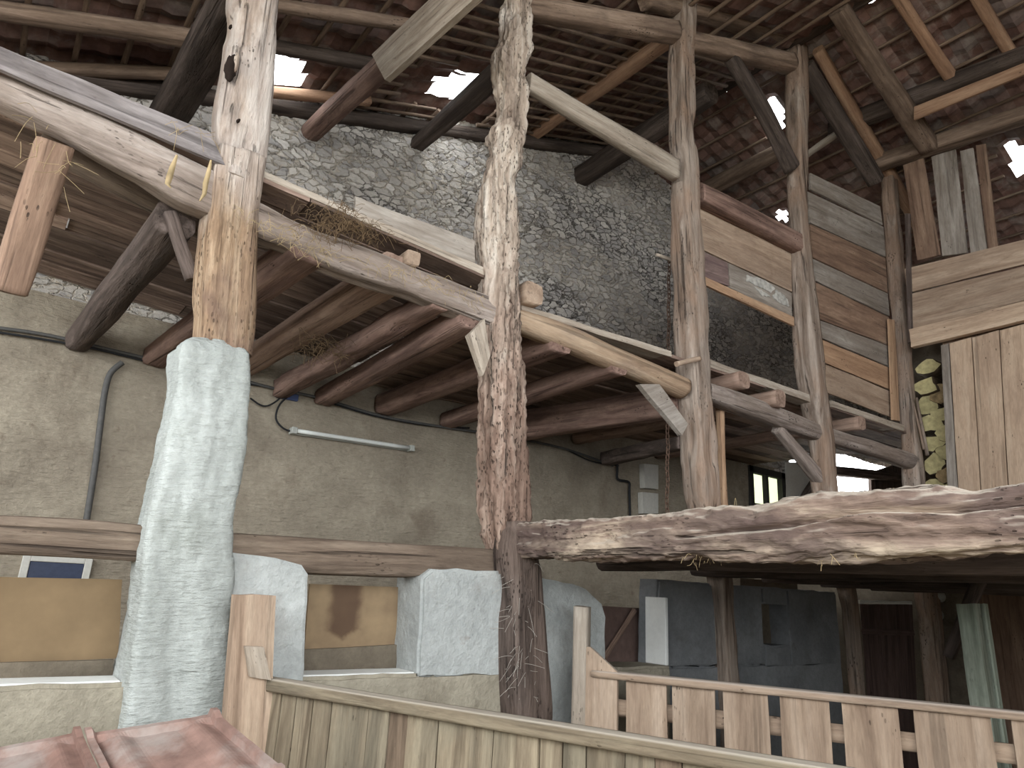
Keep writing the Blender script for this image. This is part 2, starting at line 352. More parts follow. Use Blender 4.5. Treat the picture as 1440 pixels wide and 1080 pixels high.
def tube(name, pts, r, mat, parent=None, res=3, multi=False):
    cu = bpy.data.curves.new(name, 'CURVE'); cu.dimensions = '3D'; cu.bevel_depth = r; cu.bevel_resolution = res; cu.use_fill_caps = True
    for P in (pts if multi else [pts]):
        sp = cu.splines.new('POLY'); Q = []
        P = [Vector(p) for p in P]
        for i in range(len(P) - 1):
            p0 = P[max(0, i - 1)]; p1 = P[i]; p2 = P[i + 1]; p3 = P[min(len(P) - 1, i + 2)]
            for s in range(5):
                t = s / 5; Q.append(.5 * (2 * p1 + (p2 - p0) * t + (2 * p0 - 5 * p1 + 4 * p2 - p3) * t * t + (3 * p1 - p0 - 3 * p2 + p3) * t ** 3))
        Q.append(P[-1]); sp.points.add(len(Q) - 1)
        for k, p in enumerate(Q): sp.points[k].co = (*p, 1)
    tmp = bpy.data.objects.new('tmp', cu); COL.objects.link(tmp)
    dg = bpy.context.evaluated_depsgraph_get(); me = bpy.data.meshes.new_from_object(tmp.evaluated_get(dg)); bpy.data.objects.remove(tmp)
    me.name = name; me.materials.clear()
    for p in me.polygons: p.use_smooth = True
    return link(name, me, mat, parent, Matrix())
# ------------------------------------------------------------------ shell
def grid_wall(name, u0, u1, v0, v1, step, fn, mat, holes=(), top=None, thick=None):
    nu = int((u1 - u0) / step) + 1; nv = int((v1 - v0) / step) + 1; vs, fs = [], []
    for i in range(nu + 1):
        u = u0 + (u1 - u0) * i / nu; vt = top(u) if top else v1
        for j in range(nv + 1): vs.append(fn(u, v0 + (vt - v0) * j / nv))
    for i in range(nu):
        for j in range(nv):
            u = u0 + (u1 - u0) * (i + .5) / nu; vt = top(u) if top else v1; v = v0 + (vt - v0) * (j + .5) / nv
            if any(a < u < b and c < v < d for a, b, c, d in holes): continue
            a = i * (nv + 1) + j; fs.append((a, a + nv + 1, a + nv + 2, a + 1))
    return struct(mesh_obj(name, vs, fs, mat, smooth=True))
fl = struct(mesh_obj('floor', [(-14, -14, 0), (18, -14, 0), (18, 10, 0), (-14, 10, 0)], [(0, 1, 2, 3)], 'floor_dusty'))
XB = 16.0
ZS = 3.6
holeW = (10.35, 15.2, 2.2, 4.2)
holeN = (9.25, 10.1, 2.6, 3.55)
wl = grid_wall('wall_left', -5, XB, 0, ZS + .06, .07, lambda u, v: (u, YW + .02 * noise.noise((u * 1.3, v * 1.3, 0)), v), 'plaster_wall', holes=(holeW, holeN))
for f in wl.data.polygons: pass
wg = grid_wall('wall_gable', -5, XB, ZS, 8, .028, lambda u, v: (u, YW + .03 + .05 * noise.noise((u * .9, v * .9, 4)), v), 'rubble', holes=(holeW,), top=lambda u: (zl(u) if u < XR else zr(u)) + .03)
box_back = struct(box('wall_outer_left', (-5, YW + .55, 0), (9.1, YW + .65, 6), 'plaster_wall'))
struct(box('wall_outer_lower', (10.3, YW + .35, 0), (XB, YW + .5, 2.2), 'plaster_wall')); 
we = struct(box('wall_far_end', (XB, -6, 0), (XB + .2, YW + .6, 5), 'plaster_wall'))
wr = struct(box('light_block_right', (3.6, -4.2, 0), (XB, -4, 7.9), 'plaster_wall'))  # unseen, added to shut out side light and keep the deck underside dark
# roof tiles with real relief
def roof(name, x0, x1, y0, y1, zf, holes, sgn):
    tw, tl = .24, .34; du, dv = .06, .085; vs, fs, uv = [], [], []
    nx = int((x1 - x0) / dv); ny = int((y1 - y0) / du)
    for i in range(nx + 1):
        x = x0 + (x1 - x0) * i / nx
        for j in range(ny + 1):
            y = y0 + (y1 - y0) * j / ny; tx = x / tl; ty = y / tw
            fx = tx - math.floor(tx); fy = ty - math.floor(ty)
            h = .035 * (fx if sgn > 0 else 1 - fx) + .022 * math.cos(2 * math.pi * fy) + .012 * noise.noise((math.floor(tx) * 3.3, math.floor(ty) * 7.7, 0))
            vs.append((x, y, zf(x) + h + .03 * noise.noise((x * .6, y * .6, 2)))); uv.append((tx, ty))
    for i in range(nx):
        for j in range(ny):
            x = x0 + (x1 - x0) * (i + .5) / nx; y = y0 + (y1 - y0) * (j + .5) / ny
            if any(inpoly(x, y, h) for h in holes): continue
            a = i * (ny + 1) + j; fs.append((a, a + ny + 1, a + ny + 2, a + 1))
    o = struct(mesh_obj(name, vs, fs, 'clay_tile'))
    L = o.data.uv_layers.new(name='UVMap')
    for lp in o.data.loops: L.data[lp.index].uv = uv[lp.vertex_index]
    return o
def inpoly(x, y, poly):
    r = False; j = len(poly) - 1
    for i in range(len(poly)):
        if (poly[i][1] > y) != (poly[j][1] > y) and x < (poly[j][0] - poly[i][0]) * (y - poly[i][1]) / (poly[j][1] - poly[i][1]) + poly[i][0]: r = not r
        j = i
    return r
def hole(fn, pxs): return [(p.x, p.y) for p in (fn(*q) for q in pxs)]
HL = [hole(roofL, [(372, 76), (425, 84), (428, 122), (368, 122)]),
      hole(roofL, [(612, 112), (682, 108), (690, 128), (668, 148), (640, 168), (628, 166), (640, 146), (600, 134)]),
      hole(roofL, [(638, 101), (668, 104), (668, 109), (636, 106)])]
HR = [hole(roofR, [(1070, 148), (1098, 140), (1106, 176), (1092, 192), (1080, 172)]),
      hole(roofR, [(1416, 206), (1445, 200), (1450, 246), (1425, 244)]), hole(roofR, [(1095, 300), (1108, 298), (1108, 312), (1094, 310)])]
def grow(h, k): 
    cx = sum(p[0] for p in h) / len(h); cy = sum(p[1] for p in h) / len(h); return [(cx + (p[0] - cx) * k, cy + (p[1] - cy) * k) for p in h]
HLg = [grow(h, 1.9) for h in HL]; HRg = [grow(h, 1.6) for h in HR]
rl = roof('roof_near_slope', -3.5, XR, -4.5, YW + .5, zl, HL, 1)
rr_ = roof('roof_far_slope', XR, XB + .4, -4.5, YW + .5, zr, HR, -1)
# laths on both slopes (parts of the roof), running along the ridge
def lath_parts(p, q, holes, par, ax):
    (x0, y0, z0), (x1, y1, z1) = p, q; N = 160; run = None
    for i in range(N + 1):
        t = i / N; x = x0 + (x1 - x0) * t; y = y0 + (y1 - y0) * t; cut = any(inpoly(x, y, h) for h in holes) or i == N
        if not cut and run is None: run = t
        if cut and run is not None:
            P = Vector(p).lerp(Vector(q), run); Q = Vector(p).lerp(Vector(q), t)
            if (Q - P).length > .1: sweep('lath', [P, Q], [(.03, .045)] * 2, 'roof_wood', parent=par, ring=.6, nseg=8, sq=8, amp=.004)
            run = None
xs = -3.2; k = 0
while xs < XR - .1:
    lath_parts((xs, -4.4, zl(xs) - .045), (xs, YW + .3, zl(xs) - .045), HLg, rl, 1); xs += .34
xs = XR + .15
while xs < XB:
    lath_parts((xs, -3.9, zr(xs) - .045), (xs, YW + .3, zr(xs) - .045), HRg, rr_, 1); xs += .34
# ------------------------------------------------------------------ posts
def post(name, rows, mat, label, y=YP, zbot=None, wk=1.03, **kw):
    pts, sz = [], []
    for py, xl, xr in reversed(rows):
        p = ony((xl + xr) / 2, py, y); d = (p - CAMP); d.z = 0; d.normalize()
        s = (xr - xl) * dep(p) / F / (abs(d.x) + abs(d.y)) * wk
        pts.append(p); sz.append((s, s))
    if zbot is not None:
        b = pts[0].copy(); b.z = zbot
        if pts[0].z - zbot > .02: pts.insert(0, b); sz.insert(0, sz[0])
    o = sweep(name, pts, sz, mat, hint=(1, 0, 0), **kw)
    return tag(o, label, 'post')
P1 = post('timber_post', [(-215, 356, 436), (-120, 339, 417), (0, 318, 393), (100, 312, 385), (170, 300, 379), (230, 297, 374), (262, 291, 369)], 'post_grey',
          'tall grey weathered timber post in the foreground with a grain-split top, left of the frame', sq=5, amp=.012, fr=10, ring=.025, nseg=44, chip=.022)
P1b = post('timber_post', [(225, 297, 375), (262, 290, 369), (300, 283, 364), (340, 280, 362), (370, 277, 361), (430, 272, 357), (500, 266, 352)], 'post_crust', 'x', sq=4.5, amp=.012, fr=16, ring=.02, nseg=44, chip=.012)
P2 = post('timber_post', [(-70, 702, 750), (0, 702, 748), (60, 700, 748), (85, 688, 748), (133, 692, 747), (175, 690, 745), (195, 678, 743), (220, 676, 738), (255, 667, 726), (285, 666, 729), (340, 664, 733), (385, 670, 733), (430, 667, 735), (480, 665, 735), (530, 666, 740), (600, 666, 742), (690, 669, 748), (745, 672, 750), (775, 680, 752)], 'post_pale',
          'pale worm-eaten timber post with ragged edges, standing in the middle of the picture', wk=1.12, sq=4, amp=.016, fr=11, ring=.014, nseg=72, chip=.042, rag=.028)
P2b = post('timber_post', [(735, 702, 755), (780, 694, 757), (830, 698, 762), (900, 699, 765), (960, 699, 770), (1010, 700, 773)], 'post_dark', 'x', y=YP - .1, zbot=0, wk=1.38, sq=4, amp=.014, fr=10, ring=.025, nseg=36, chip=.02)
P3 = post('timber_post', [(-5, 942, 981), (60, 940, 980), (100, 938, 980), (150, 940, 979), (200, 940, 979), (233, 944, 983), (300, 942, 986), (350, 942, 992), (430, 945, 997), (500, 948, 1000), (560, 951, 1003), (620, 955, 1010), (700, 958, 1015), (800, 990, 1030), (950, 1003, 1040)], 'post_brown',
          'brown timber post beside the hanging chain, first post to the right of the worm-eaten one', zbot=0, sq=11, amp=.009, ring=.03, nseg=32, chip=.015)
P4 = post('timber_post', [(65, 1103, 1136), (150, 1104, 1137), (230, 1107, 1136), (300, 1108, 1137), (350, 1110, 1141), (430, 1114, 1150), (500, 1117, 1158), (560, 1125, 1165), (620, 1135, 1173), (690, 1142, 1178), (840, 1180, 1205), (960, 1193, 1215)], 'post_brown',
          'greyish timber post reaching the ridge, between the two boarded loft panels', zbot=0, sq=11, amp=.009, ring=.035, nseg=28, chip=.012)
P5 = post('timber_post', [(225, 1237, 1259), (330, 1243, 1268), (430, 1252, 1277), (530, 1262, 1285), (600, 1266, 1291), (690, 1271, 1302)], 'post_brown',
          'dark timber post in the corner where the loft meets the plank end wall', zbot=0, sq=11, amp=.009, ring=.04, nseg=24, chip=.012)
bpy.context.view_layer.update()
def reparent(c, p):
    m = c.matrix_world.copy(); c.parent = p; c.matrix_parent_inverse = Matrix(); c.matrix_basis = p.matrix_world.inverted() @ m
    for k in ('category', 'group', 'kind', 'label'):
        if k in c: del c[k]
reparent(P1b, P1); P1b.name = 'lower_shaft'; P1b['label'] = 'crusted orange-brown lower shaft'
reparent(P2b, P2); P2b.name = 'foot'; P2b['label'] = 'dark rotten foot of the post'
for cx_, cy_, rx_, rz_, mt, lb in ((324, 96, .03, .085, 'hole_dark', 'dark rot hole'), (331, 90, .016, .07, 'post_pale', 'pale torn edge of the rot hole'), (324, 38, .008, .008, 'hole_dark', 'nail hole'), (335, 170, .009, .009, 'hole_dark', 'nail hole')):
    c_ = ony(cx_, cy_, YP - .15); bm = bmesh.new(); bmesh.ops.create_uvsphere(bm, u_segments=14, v_segments=10, radius=1)
    for v in bm.verts: v.co = Vector((v.co.x * rx_, v.co.y * .02, v.co.z * rz_)) * (1 + .35 * noise.noise(v.co * 2.1 + Vector((cx_, 0, 0))))
    me = bpy.data.meshes.new('rot_hole'); bm.to_mesh(me); bm.free()
    for f in me.polygons: f.use_smooth = True
    o = link('torn_edge' if 'edge' in lb else ('nail_hole' if 'nail' in lb else 'rot_hole'), me, mt, None, Matrix.Translation(c_)); bpy.context.view_layer.update(); reparent(o, P1); o['label'] = lb
def peg(p, pts, r, mat='post_brown'): sweep('peg', pts, [(r, r)] * 2, mat, parent=p, ring=.03, nseg=10, sq=4, amp=.004)
peg(P3, [ony(952, 512, YP - .16), ony(984, 504, YP - .16)], .05, 'plank_tan')
# ------------------------------------------------------------------ plastered pier and manger wall
def px_pier():
    rows = [(476, 258, 345), (488, 243, 352), (560, 236, 352), (640, 222, 345), (720, 205, 328), (760, 196, 326), (850, 180, 330), (950, 165, 330), (1080, 150, 330)]
    y0 = YP - .16; pts, sz = [], []
    for py, xl, xr in reversed(rows):
        a = ony(xl, py, y0); b = ony(xr, py, y0); w = (b - a).length
        pts.append(Vector(((a.x + b.x) / 2 + .02, YP - .0, (a.z + b.z) / 2))); sz.append((w * .93, .34 if py > 480 else .27))
    b = pts[0].copy(); b.z = 0; pts.insert(0, b); sz.insert(0, sz[0])
    o = sweep('plastered_pier', pts, sz, 'plaster_pier', hint=(1, 0, 0), sq=11, amp=.012, fr=7, ring=.022, nseg=72, chip=.016, rag=.012)
    return tag(o, 'tall white plastered pier under the grey foreground post', 'pier')
px_pier()
def slab_xz(name, outline, y0, y1, mat, rough=.012, parent=None, inner=None):
    """a wall piece: outline in (x,z) extruded from y0 to y1, front face finely divided and uneven"""
    bm = bmesh.new(); SEED[0] += 1
    pts = []
    for i in range(len(outline)):
        a = Vector(outline[i]); b = Vector(outline[(i + 1) % len(outline)]); n = max(1, int((b - a).length / .06))
        for k in range(n):
            p = a.lerp(b, k / n); pts.append(p + Vector((noise.noise((p.x * 7, p.y * 7, SEED[0])), noise.noise((p.x * 7, p.y * 7, SEED[0] + 5)))) * rough)
    f = [bm.verts.new((p.x, y0, p.y)) for p in pts]; g = [bm.verts.new((p.x, y1, p.y)) for p in pts]; n = len(pts)
    ff = bm.faces.new(f); bm.faces.new(list(reversed(g)))
    for i in range(n): bm.faces.new((f[i], g[i], g[(i + 1) % n], f[(i + 1) % n]))
    bmesh.ops.recalc_face_normals(bm, faces=bm.faces)
    be = [e for e in ff.edges]; bmesh.ops.bevel(bm, geom=be, offset=.018, segments=2, affect='EDGES')
    me = bpy.data.meshes.new(name); bm.to_mesh(me); bm.free()
    return struct(link(name, me, mat, parent, Matrix()))
def xz(px, py, y=YP - .08): p = ony(px, py, y); return (p.x, p.z)
yF, yB = YP - .08, YP + .22; yR = YP + .03
# low part under the openings, then the uprights between them
o1r = xz(172, 957); o2l = xz(427, 946); o2r = xz(588, 945); o3l = xz(850, 935); o3r = xz(941, 935)
sill = 1.13; topz = 1.72
slab_xz('wall_manger', [(-3, 0), (o3r[0] + .02, 0), (o3r[0] + .02, sill), (o3l[0], sill), (o2r[0], sill), (o2l[0], sill), (o1r[0], sill), (-3, sill)], yF, yB, 'plaster_beige')
a = xz(433, 802); b = xz(330, 778)
slab_xz('wall_manger_arm', [(.75, sill - .03), (o2l[0], sill - .03), (a[0], a[1] - .02), (a[0] - .04, a[1] + .02), (b[0] + .2, b[1] - .01), (.75, b[1] + .02)], yF - .02, yB, 'plaster_manger')
slab_xz('wall_manger_jamb', [(o1r[0], sill - .03), (.95, sill - .03), (.95, 1.68), (o1r[0] + .03, 1.68)], yF + .01, yB, 'plaster_manger')
a = xz(590, 812); c = xz(700, 800)
slab_xz('wall_manger_middle', [(o2r[0], sill - .03), (2.98, sill - .03), (2.98, c[1]), (a[0] + .08, a[1] + .05), (a[0] + .02, a[1])], yF, yB, 'plaster_manger')
a = xz(765, 812); b = xz(820, 822); c = xz(850, 850)
slab_xz('wall_manger_rounded', [(2.95, 0.3), (o3l[0], .3), (o3l[0], 1.45), (c[0] - .03, c[1] - .0), (b[0] + .02, b[1] - .03), (b[0] - .1, b[1]), (2.95, a[1])], yF - .02, yB, 'plaster_manger')
a = xz(915, 838); 
niche = [xz(1088, 850), xz(1124, 852), xz(1128, 910), xz(1092, 908)]
slab_xz('wall_manger_right', [(o3r[0], sill - .03), (niche[3][0], sill - .03), (niche[0][0], 1.73), (o3r[0] + .02, 1.73)], yR, yB, 'plaster_shaded')
slab_xz('wall_manger_low', [(o3r[0] + .02, 0), (6.75, 0), (6.75, sill - .02), (o3r[0] + .02, sill - .02)], yR, yB, 'plaster_shaded')
slab_xz('wall_manger_far', [(niche[3][0], sill - .06), (niche[2][0], sill - .06), (niche[2][0], niche[2][1]), (niche[3][0], niche[3][1])], yR, yB, 'plaster_shaded')
slab_xz('wall_manger_end', [(niche[2][0], sill - .06), (6.75, sill - .06), (6.75, 1.73), (niche[1][0], 1.73)], yR, yB, 'plaster_shaded')
slab_xz('wall_manger_over_niche', [(niche[0][0], niche[0][1]), (niche[1][0], niche[1][1]), (niche[1][0], 1.73), (niche[0][0], 1.73)], yR, yB, 'plaster_shaded')
struct(box('wall_jamb', (o3r[0] - .01, yF + .02, sill), (o3r[0] + .02, yF + .22, 1.60), 'white_paint_daylight'))  # white stands in for daylight falling on the jamb
struct(box('wall_niche_back', (5.5, yB, 1), (6.4, yB + .1, 1.8), 'earth'))
# lintel timbers over the manger openings
beam('lintel_beam', [ony(-300, 738, YP + .06), ony(-60, 750, YP + .06), ony(100, 757, YP + .06), ony(235, 768, YP + .06)], [50, 50, 48, 46], 'lintel_old', 'dark stained lintel timber left of the white pier', k=1.1, asp=1, sq=6, amp=.008, ring=.04)
beam('lintel_beam', [ony(300, 772, YP + .06), ony(430, 781, YP + .06), ony(560, 788, YP + .06), ony(715, 792, YP + .06)], [46, 46, 44, 34], 'lintel_old', 'brown lintel timber between the white pier and the worm-eaten post', k=1.05, asp=1, sq=6, amp=.008, ring=.04)
# boards closing the manger openings
def qy(q, y): return [ony(px, py, y) for px, py in q]
tag(plank('manger_board', qy([(-260, 806), (172, 815), (166, 926), (-260, 942)], YP + .2), .02, 'brown_panel', jag=.002, amp=.002), 'plain brown hardboard panel in the manger opening left of the pier', 'panel')
tag(plank('manger_board', qy([(436, 821), (572, 826), (568, 910), (428, 918)], YP + .2), .02, 'stained_panel', jag=.002, amp=.002), 'brown hardboard panel with a large dark stain in the manger opening', 'panel')
tag(plank('manger_board', qy([(846, 852), (914, 856), (914, 932), (846, 932)], YP + .28), .02, 'clay_dark', jag=.004), 'reddish board seen through the small opening right of the worm-eaten post', 'panel')
tag(sweep('leaning_batten', [ony(850, 925, YP + .24), ony(893, 857, YP + .24)], [(.04, .03)] * 2, 'joist_light', ring=.05, nseg=10, sq=8), 'light batten leaning in the small opening right of the worm-eaten post', 'batten')
for q, l in (([(-260, 940), (160, 928), (158, 958), (-260, 966)], 'grey concrete trough lip below the plain brown panel'), ([(428, 914), (572, 906), (572, 946), (426, 948)], 'grey concrete trough lip below the stained panel')):
    tag(plank('trough_lip', qy(q, YP + .17), .03, 'earth', jag=.003), l, 'trough')
p0, p1 = ony(-260, 962, YP - .02), ony(154, 957, YP - .02)
tag(box('sill_strip', (p0.x, YP - .05, sill - .004), (o1r[0] + .0, YP + .14, sill + .006), 'white_paint_daylight'), 'white painted sill under the plain brown panel', 'sill')
tag(box('sill_strip', (o2l[0] + .01, YP - .05, sill - .004), (o2r[0] - .005, YP + .14, sill + .006), 'white_paint_daylight'), 'white painted sill under the stained panel', 'sill')
# ------------------------------------------------------------------ loft
ZB = 3.42
def by(L, y=YP): return [ony(px, py, y) for px, py in L]
beam('loft_beam', by([(-420, -55), (-120, 78), (0, 130), (100, 176), (200, 228), (262, 264), (330, 292)]), [60, 60, 58, 62, 70, 76, 70], 'beam_dusty', 'grey dusty loft beam running from the left edge into the foreground post', asp=.8, sq=6, amp=.012, ring=.03, nseg=28, chip=.015)
beam('loft_beam', by([(330, 300), (460, 357), (570, 398), (690, 443)]), [58, 54, 50, 48], 'beam_dusty', 'straw-littered loft beam between the foreground post and the worm-eaten post', asp=.9, sq=6, amp=.012, ring=.03, nseg=28, chip=.015)
beam('loft_beam', by([(715, 448), (780, 470), (850, 500), (960, 546)]), [38, 40, 40, 34], 'beam_orange', 'smooth orange debarked log carrying the loft, ending at the brown post with the chain', asp=1, sq=2.4, amp=.008, ring=.03, nseg=28)
beam('loft_beam', by([(990, 552), (1060, 575), (1155, 610)]), [32, 32, 26], 'beam_dusty', 'short crooked loft beam with the diagonal brace under it', asp=1, sq=3, amp=.012, ring=.03, nseg=24)
beam('loft_beam', by([(1160, 612), (1285, 650)]), [28, 26], 'beam_dusty', 'last short loft beam running into the dark corner post', asp=1, sq=3, amp=.012, ring=.03, nseg=24)
# loft floor boards with an uneven front edge
def loft_floor():
    vs, fs, tn = [], [], []; y = YP - .0; i = 0
    def zt(x): return (3.79 - .07 * (x - .9) if x < 2.63 else 3.56 + .015 * (x - 2.8)) - .045
    while y < YW - .02:
        w = random.uniform(.17, .27); y1 = min(y + w, YW - .01)
        for xa, xb in ((-4.5, 2.62), (2.64, 9.3)):
            x = xa
            while x < xb - .05:
                L = random.uniform(1.6, 3.4); x1 = min(x + L, xb); dz = random.uniform(-.012, .012); b = len(vs); tt = random.choice([.6, .8, 1, 1, 1.25, 1.5])
                for (X, Y) in ((x, y), (x1 - .01, y), (x1 - .01, y1 - .016), (x, y1 - .016)):
                    yy = Y + (random.uniform(-.02, .02) if i == 0 and Y == y else random.uniform(-.008, .008))
                    vs.append((X, yy, zt(X) + dz)); vs.append((X, yy, zt(X) + dz + .03)); tn += [tt, tt]
                for q in ((0, 6, 4, 2), (1, 3, 5, 7), (0, 2, 3, 1), (2, 4, 5, 3), (4, 6, 7, 5), (6, 0, 1, 7)): fs.append(tuple(b + k for k in q))
                x = x1
        y = y1; i += 1
    o = mesh_obj('loft_floor', vs, fs, 'boards_x'); a = o.data.attributes.new('tone', 'FLOAT', 'POINT')
    for k, v in enumerate(tn): a.data[k].value = v
    return o
wood('boards_x', '#4f3a2f', '#866a58', '#a98d78', '#644d40', .6, .1, .5, .8, .5, .0, tone=True)
# the loft boards run along X: swap the grain axis of this copy
for nd in MATS['boards_x'].node_tree.nodes:
    if nd.bl_idname == 'ShaderNodeMapping': s = nd.inputs['Scale'].default_value; nd.inputs['Scale'].default_value = (s[2], s[0], s[0])
struct(loft_floor())
# floor-edge boards seen on top of the beam
tag(plank('edge_board', by([(-380, -92), (295, 186), (318, 232), (-380, -64)], YP - .13), .03, 'plank_lilac', jag=.006), 'dark warped board along the loft edge, tapering to the foreground post', 'board')
tag(plank('edge_board', by([(500, 276), (560, 288), (668, 342), (668, 374), (498, 302)][0:1] + [(528, 268), (668, 338), (668, 372), (500, 300)][1:], YP + .02), .03, 'plank_grey', jag=.006), 'grey board standing on the loft edge left of the worm-eaten post', 'board')
for q, l, m in (([(362, 236), (690, 380), (690, 390), (362, 246)], 'thin weathered edge plank from the foreground post to the worm-eaten post', 'rail_pale'),
             ([(735, 428), (945, 494), (945, 502), (735, 437)], 'thin edge plank above the smooth orange log', 'rail_pale'),
             ([(1000, 506), (1142, 556), (1142, 566), (1000, 516)], 'edge plank over the stub joists between the chain post and the ridge post', 'rail_pale'),
             ([(1170, 563), (1272, 598), (1272, 606), (1170, 572)], 'edge plank at the foot of the tall boarded panel', 'rail_pale')):
    tag(plank('edge_plank', by(q, YP - .02), .16, m, jag=.008), l, 'plank')
# joists: wall end -> beam end
def joist(w, b, tw, tb, mat, label, yb=YP - .05, yw=YW - .03, **kw):
    kw = {**dict(sq=6, amp=.008, ring=.05, nseg=20), **kw}
    return beam('floor_joist', [ony(*w, yw), ony(*b, yb)], [tw, tb], mat, label, 'joist', group='loft floor joists', **kw)
joist((112, 478), (248, 305), 40, 64, 'log_dark', 'thick dark round joist left of the foreground post', yb=YP + .12, sq=3.2, amp=.012, asp=1)
joist((218, 502), (438, 345), 32, 54, 'joist', 'joist passing behind the lower shaft of the foreground post', asp=1.2)
joist((340, 515), (560, 378), 32, 50, 'joist_light', 'wide light-coloured joist, first wholly visible right of the foreground post', asp=1.3)
joist((395, 548), (622, 418), 28, 42, 'joist', 'rough split joist beneath the straw tuft, right beside the light joist', amp=.016, chip=.02)
joist((455, 560), (665, 445), 26, 40, 'joist', 'reddish joist meeting the beam just left of the worm-eaten post', asp=1.2)
joist((540, 570), (790, 478), 30, 42, 'joist', 'reddish joist passing behind the worm-eaten post', asp=1.1)
joist((628, 592), (870, 512), 24, 32, 'joist', 'joist in the shade behind the worm-eaten post, nearer the chain', asp=1.1)
beam('tie_beam', [ony(712, 602, YW - .02), ony(950, 566, YP + .1)], [44, 50], 'joist', 'massive reddish tie beam from the gable wall to the chain post', asp=.7, sq=8, amp=.008, ring=.05)
beam('tie_beam', [ony(852, 645, YW - .02), ony(962, 622, YP + .1)], [22, 22], 'log_dark', 'thin dark tie beam below the massive reddish one', asp=1, sq=6, amp=.008, ring=.05)
for (w, b, t, l) in (((940, 600), (1046, 534), 26, 'stub joist end under the edge plank nearest the chain post'), ((985, 628), (1098, 560), 28, 'stub joist end under the edge plank nearest the ridge post'), ((1085, 660), (1212, 595), 22, 'stub joist end below the tall boarded panel')):
    p = ony(*b, YP - .17); beam('floor_joist', [Vector((p.x, YW - .03, p.z)), p], [t * .62, t], 'joist_light', l, 'joist', group='loft floor joists', asp=1.1, sq=4, amp=.01, ring=.06)
for (px, py, t, l) in ((582, 362, 26, 'pale squared joist end on the littered loft beam'), (752, 412, 36, 'wide pale joist end just right of the worm-eaten post')):
    p = ony(px, py, YP - .1); beam('floor_joist', [Vector((p.x, YP + .9, p.z)), p], [t * .9, t], 'plank_tan', l, 'joist', group='loft floor joists', asp=1, sq=7, amp=.006, ring=.06)
beam('binder_beam', [ony(60, 196, YP + .42), ony(300, 322, YP + .42)], [44, 44], 'lintel_old', 'brown dusty binder beam tucked behind the grey loft beam left of the foreground post', asp=.7, sq=6, amp=.01, ring=.05)
# hanging strut on the far left, braces
beam('hanging_strut', [ony(14, 412, YP + .25), ony(34, 340, YP + .2), ony(76, 205, YP + .05)], [56, 66, 66], 'plank_brown', 'rough brown strut hanging from the loft beam at the left edge', 'strut', asp=.9, sq=5, amp=.01, ring=.03, nseg=24, chip=.01)
beam('brace', [ony(270, 395, YP + .1), ony(238, 300, YP + .1)], [22, 22], 'log_dark', 'small dark brace on the left side of the foreground post', 'brace', sq=5, ring=.04)
beam('brace', by([(1092, 602), (1156, 678)], YP + .02), [17, 20], 'beam_dusty', 'short diagonal brace between the crooked loft beam and the ridge post', 'brace', sq=6, ring=.04)
tag(plank('gusset_board', by([(900, 540), (928, 540), (968, 596), (960, 612)], YP - .1), .05, 'plank_grey', long='h', jag=.003), 'pale gusset board nailed under the orange log at the chain post', 'brace')
beam('batten', [ony(1012, 575, YP + .1), Vector((ony(1018, 716, YP + .1).x, YP + .1, 1.74))], [11, 11], 'plank_orange', 'thin orange batten standing against the chain post', 'batten', sq=8, hint=(1, 0, 0), ring=.08)
tag(plank('gusset_board', by([(660, 470), (682, 448), (690, 500), (680, 528)], YP - .14), .05, 'rail_pale', long='v', jag=.004), 'small pale splintered wedge on the left flank of the worm-eaten post', 'wedge')
# rails above the loft
beam('loft_rail', by([(742, 116), (950, 240)], YP - .02), [32, 34], 'rail_pale', 'pale squared rail from the worm-eaten post down to the chain post', 'rail', asp=.6, sq=8, amp=.006, ring=.04)
beam('loft_rail', by([(980, 272), (1125, 345)], YP), [34, 30], 'joist', 'dark brown rail above the short boards between the chain post and the ridge post', 'rail', asp=.8, sq=7, amp=.006, ring=.04)
# ------------------------------------------------------------------ boarded loft panels
def panel(name, label, boards, y, thick=.025, org=None):
    e = empty(name, org, label, 'boarding')
    for q, m, ln in boards: plank('board', [ony(px, py, y) for px, py in q], thick, m, parent=e, long=ln)
    return e
panel('short_boarding', 'short boarding with a white smears and open dark gap beneath, right of the chain post',
      [([(984, 292), (1114, 352), (1114, 410), (988, 350)], 'plank_tan', 'h'), ([(988, 353), (1024, 369), (1026, 402), (990, 390)], 'plank_purple', 'h'),
       ([(1025, 370), (1114, 412), (1114, 446), (1027, 404)], 'plank_grey', 'h')], YP + .06, org=ony(990, 390, YP + .06))
e = bpy.data.objects['short_boarding']
b_ = plank('batten', by([(990, 388), (1117, 446), (1117, 458), (990, 399)], YP + .03), .03, 'plank_orange', parent=e); b_['label'] = 'orange batten along the lower edge'
for kk, L in enumerate(([(1052, 388), (1070, 391), (1090, 404), (1084, 411), (1066, 403), (1050, 394)], [(1092, 407), (1108, 420), (1110, 430), (1100, 428), (1086, 416)], [(1060, 402), (1076, 411), (1084, 418), (1072, 415)])):
    P = [ony(*q, YP + .052) for q in L]; R = []
    for i in range(len(P)):
        for u in range(6):
            p = P[i].lerp(P[(i + 1) % len(P)], u / 6); R.append(p + Vector((noise.noise(p * 30 + Vector((kk, 0, 0))), 0, noise.noise(p * 30 + Vector((kk, 7, 0))))) * .018)
    n = len(R)
    o = mesh_obj('paint_smear', R + [p + Vector((0, .009, 0)) for p in R], [tuple(range(n)), tuple(range(2 * n - 1, n - 1, -1))] + [(i, (i + 1) % n, n + (i + 1) % n, n + i) for i in range(n)], 'chalk', parent=e); o['label'] = 'white paint smear'
LB = [268, 314, 363, 396, 449, 476, 510, 552]; RB = [318, 362, 412, 445, 487, 518, 551, 590]
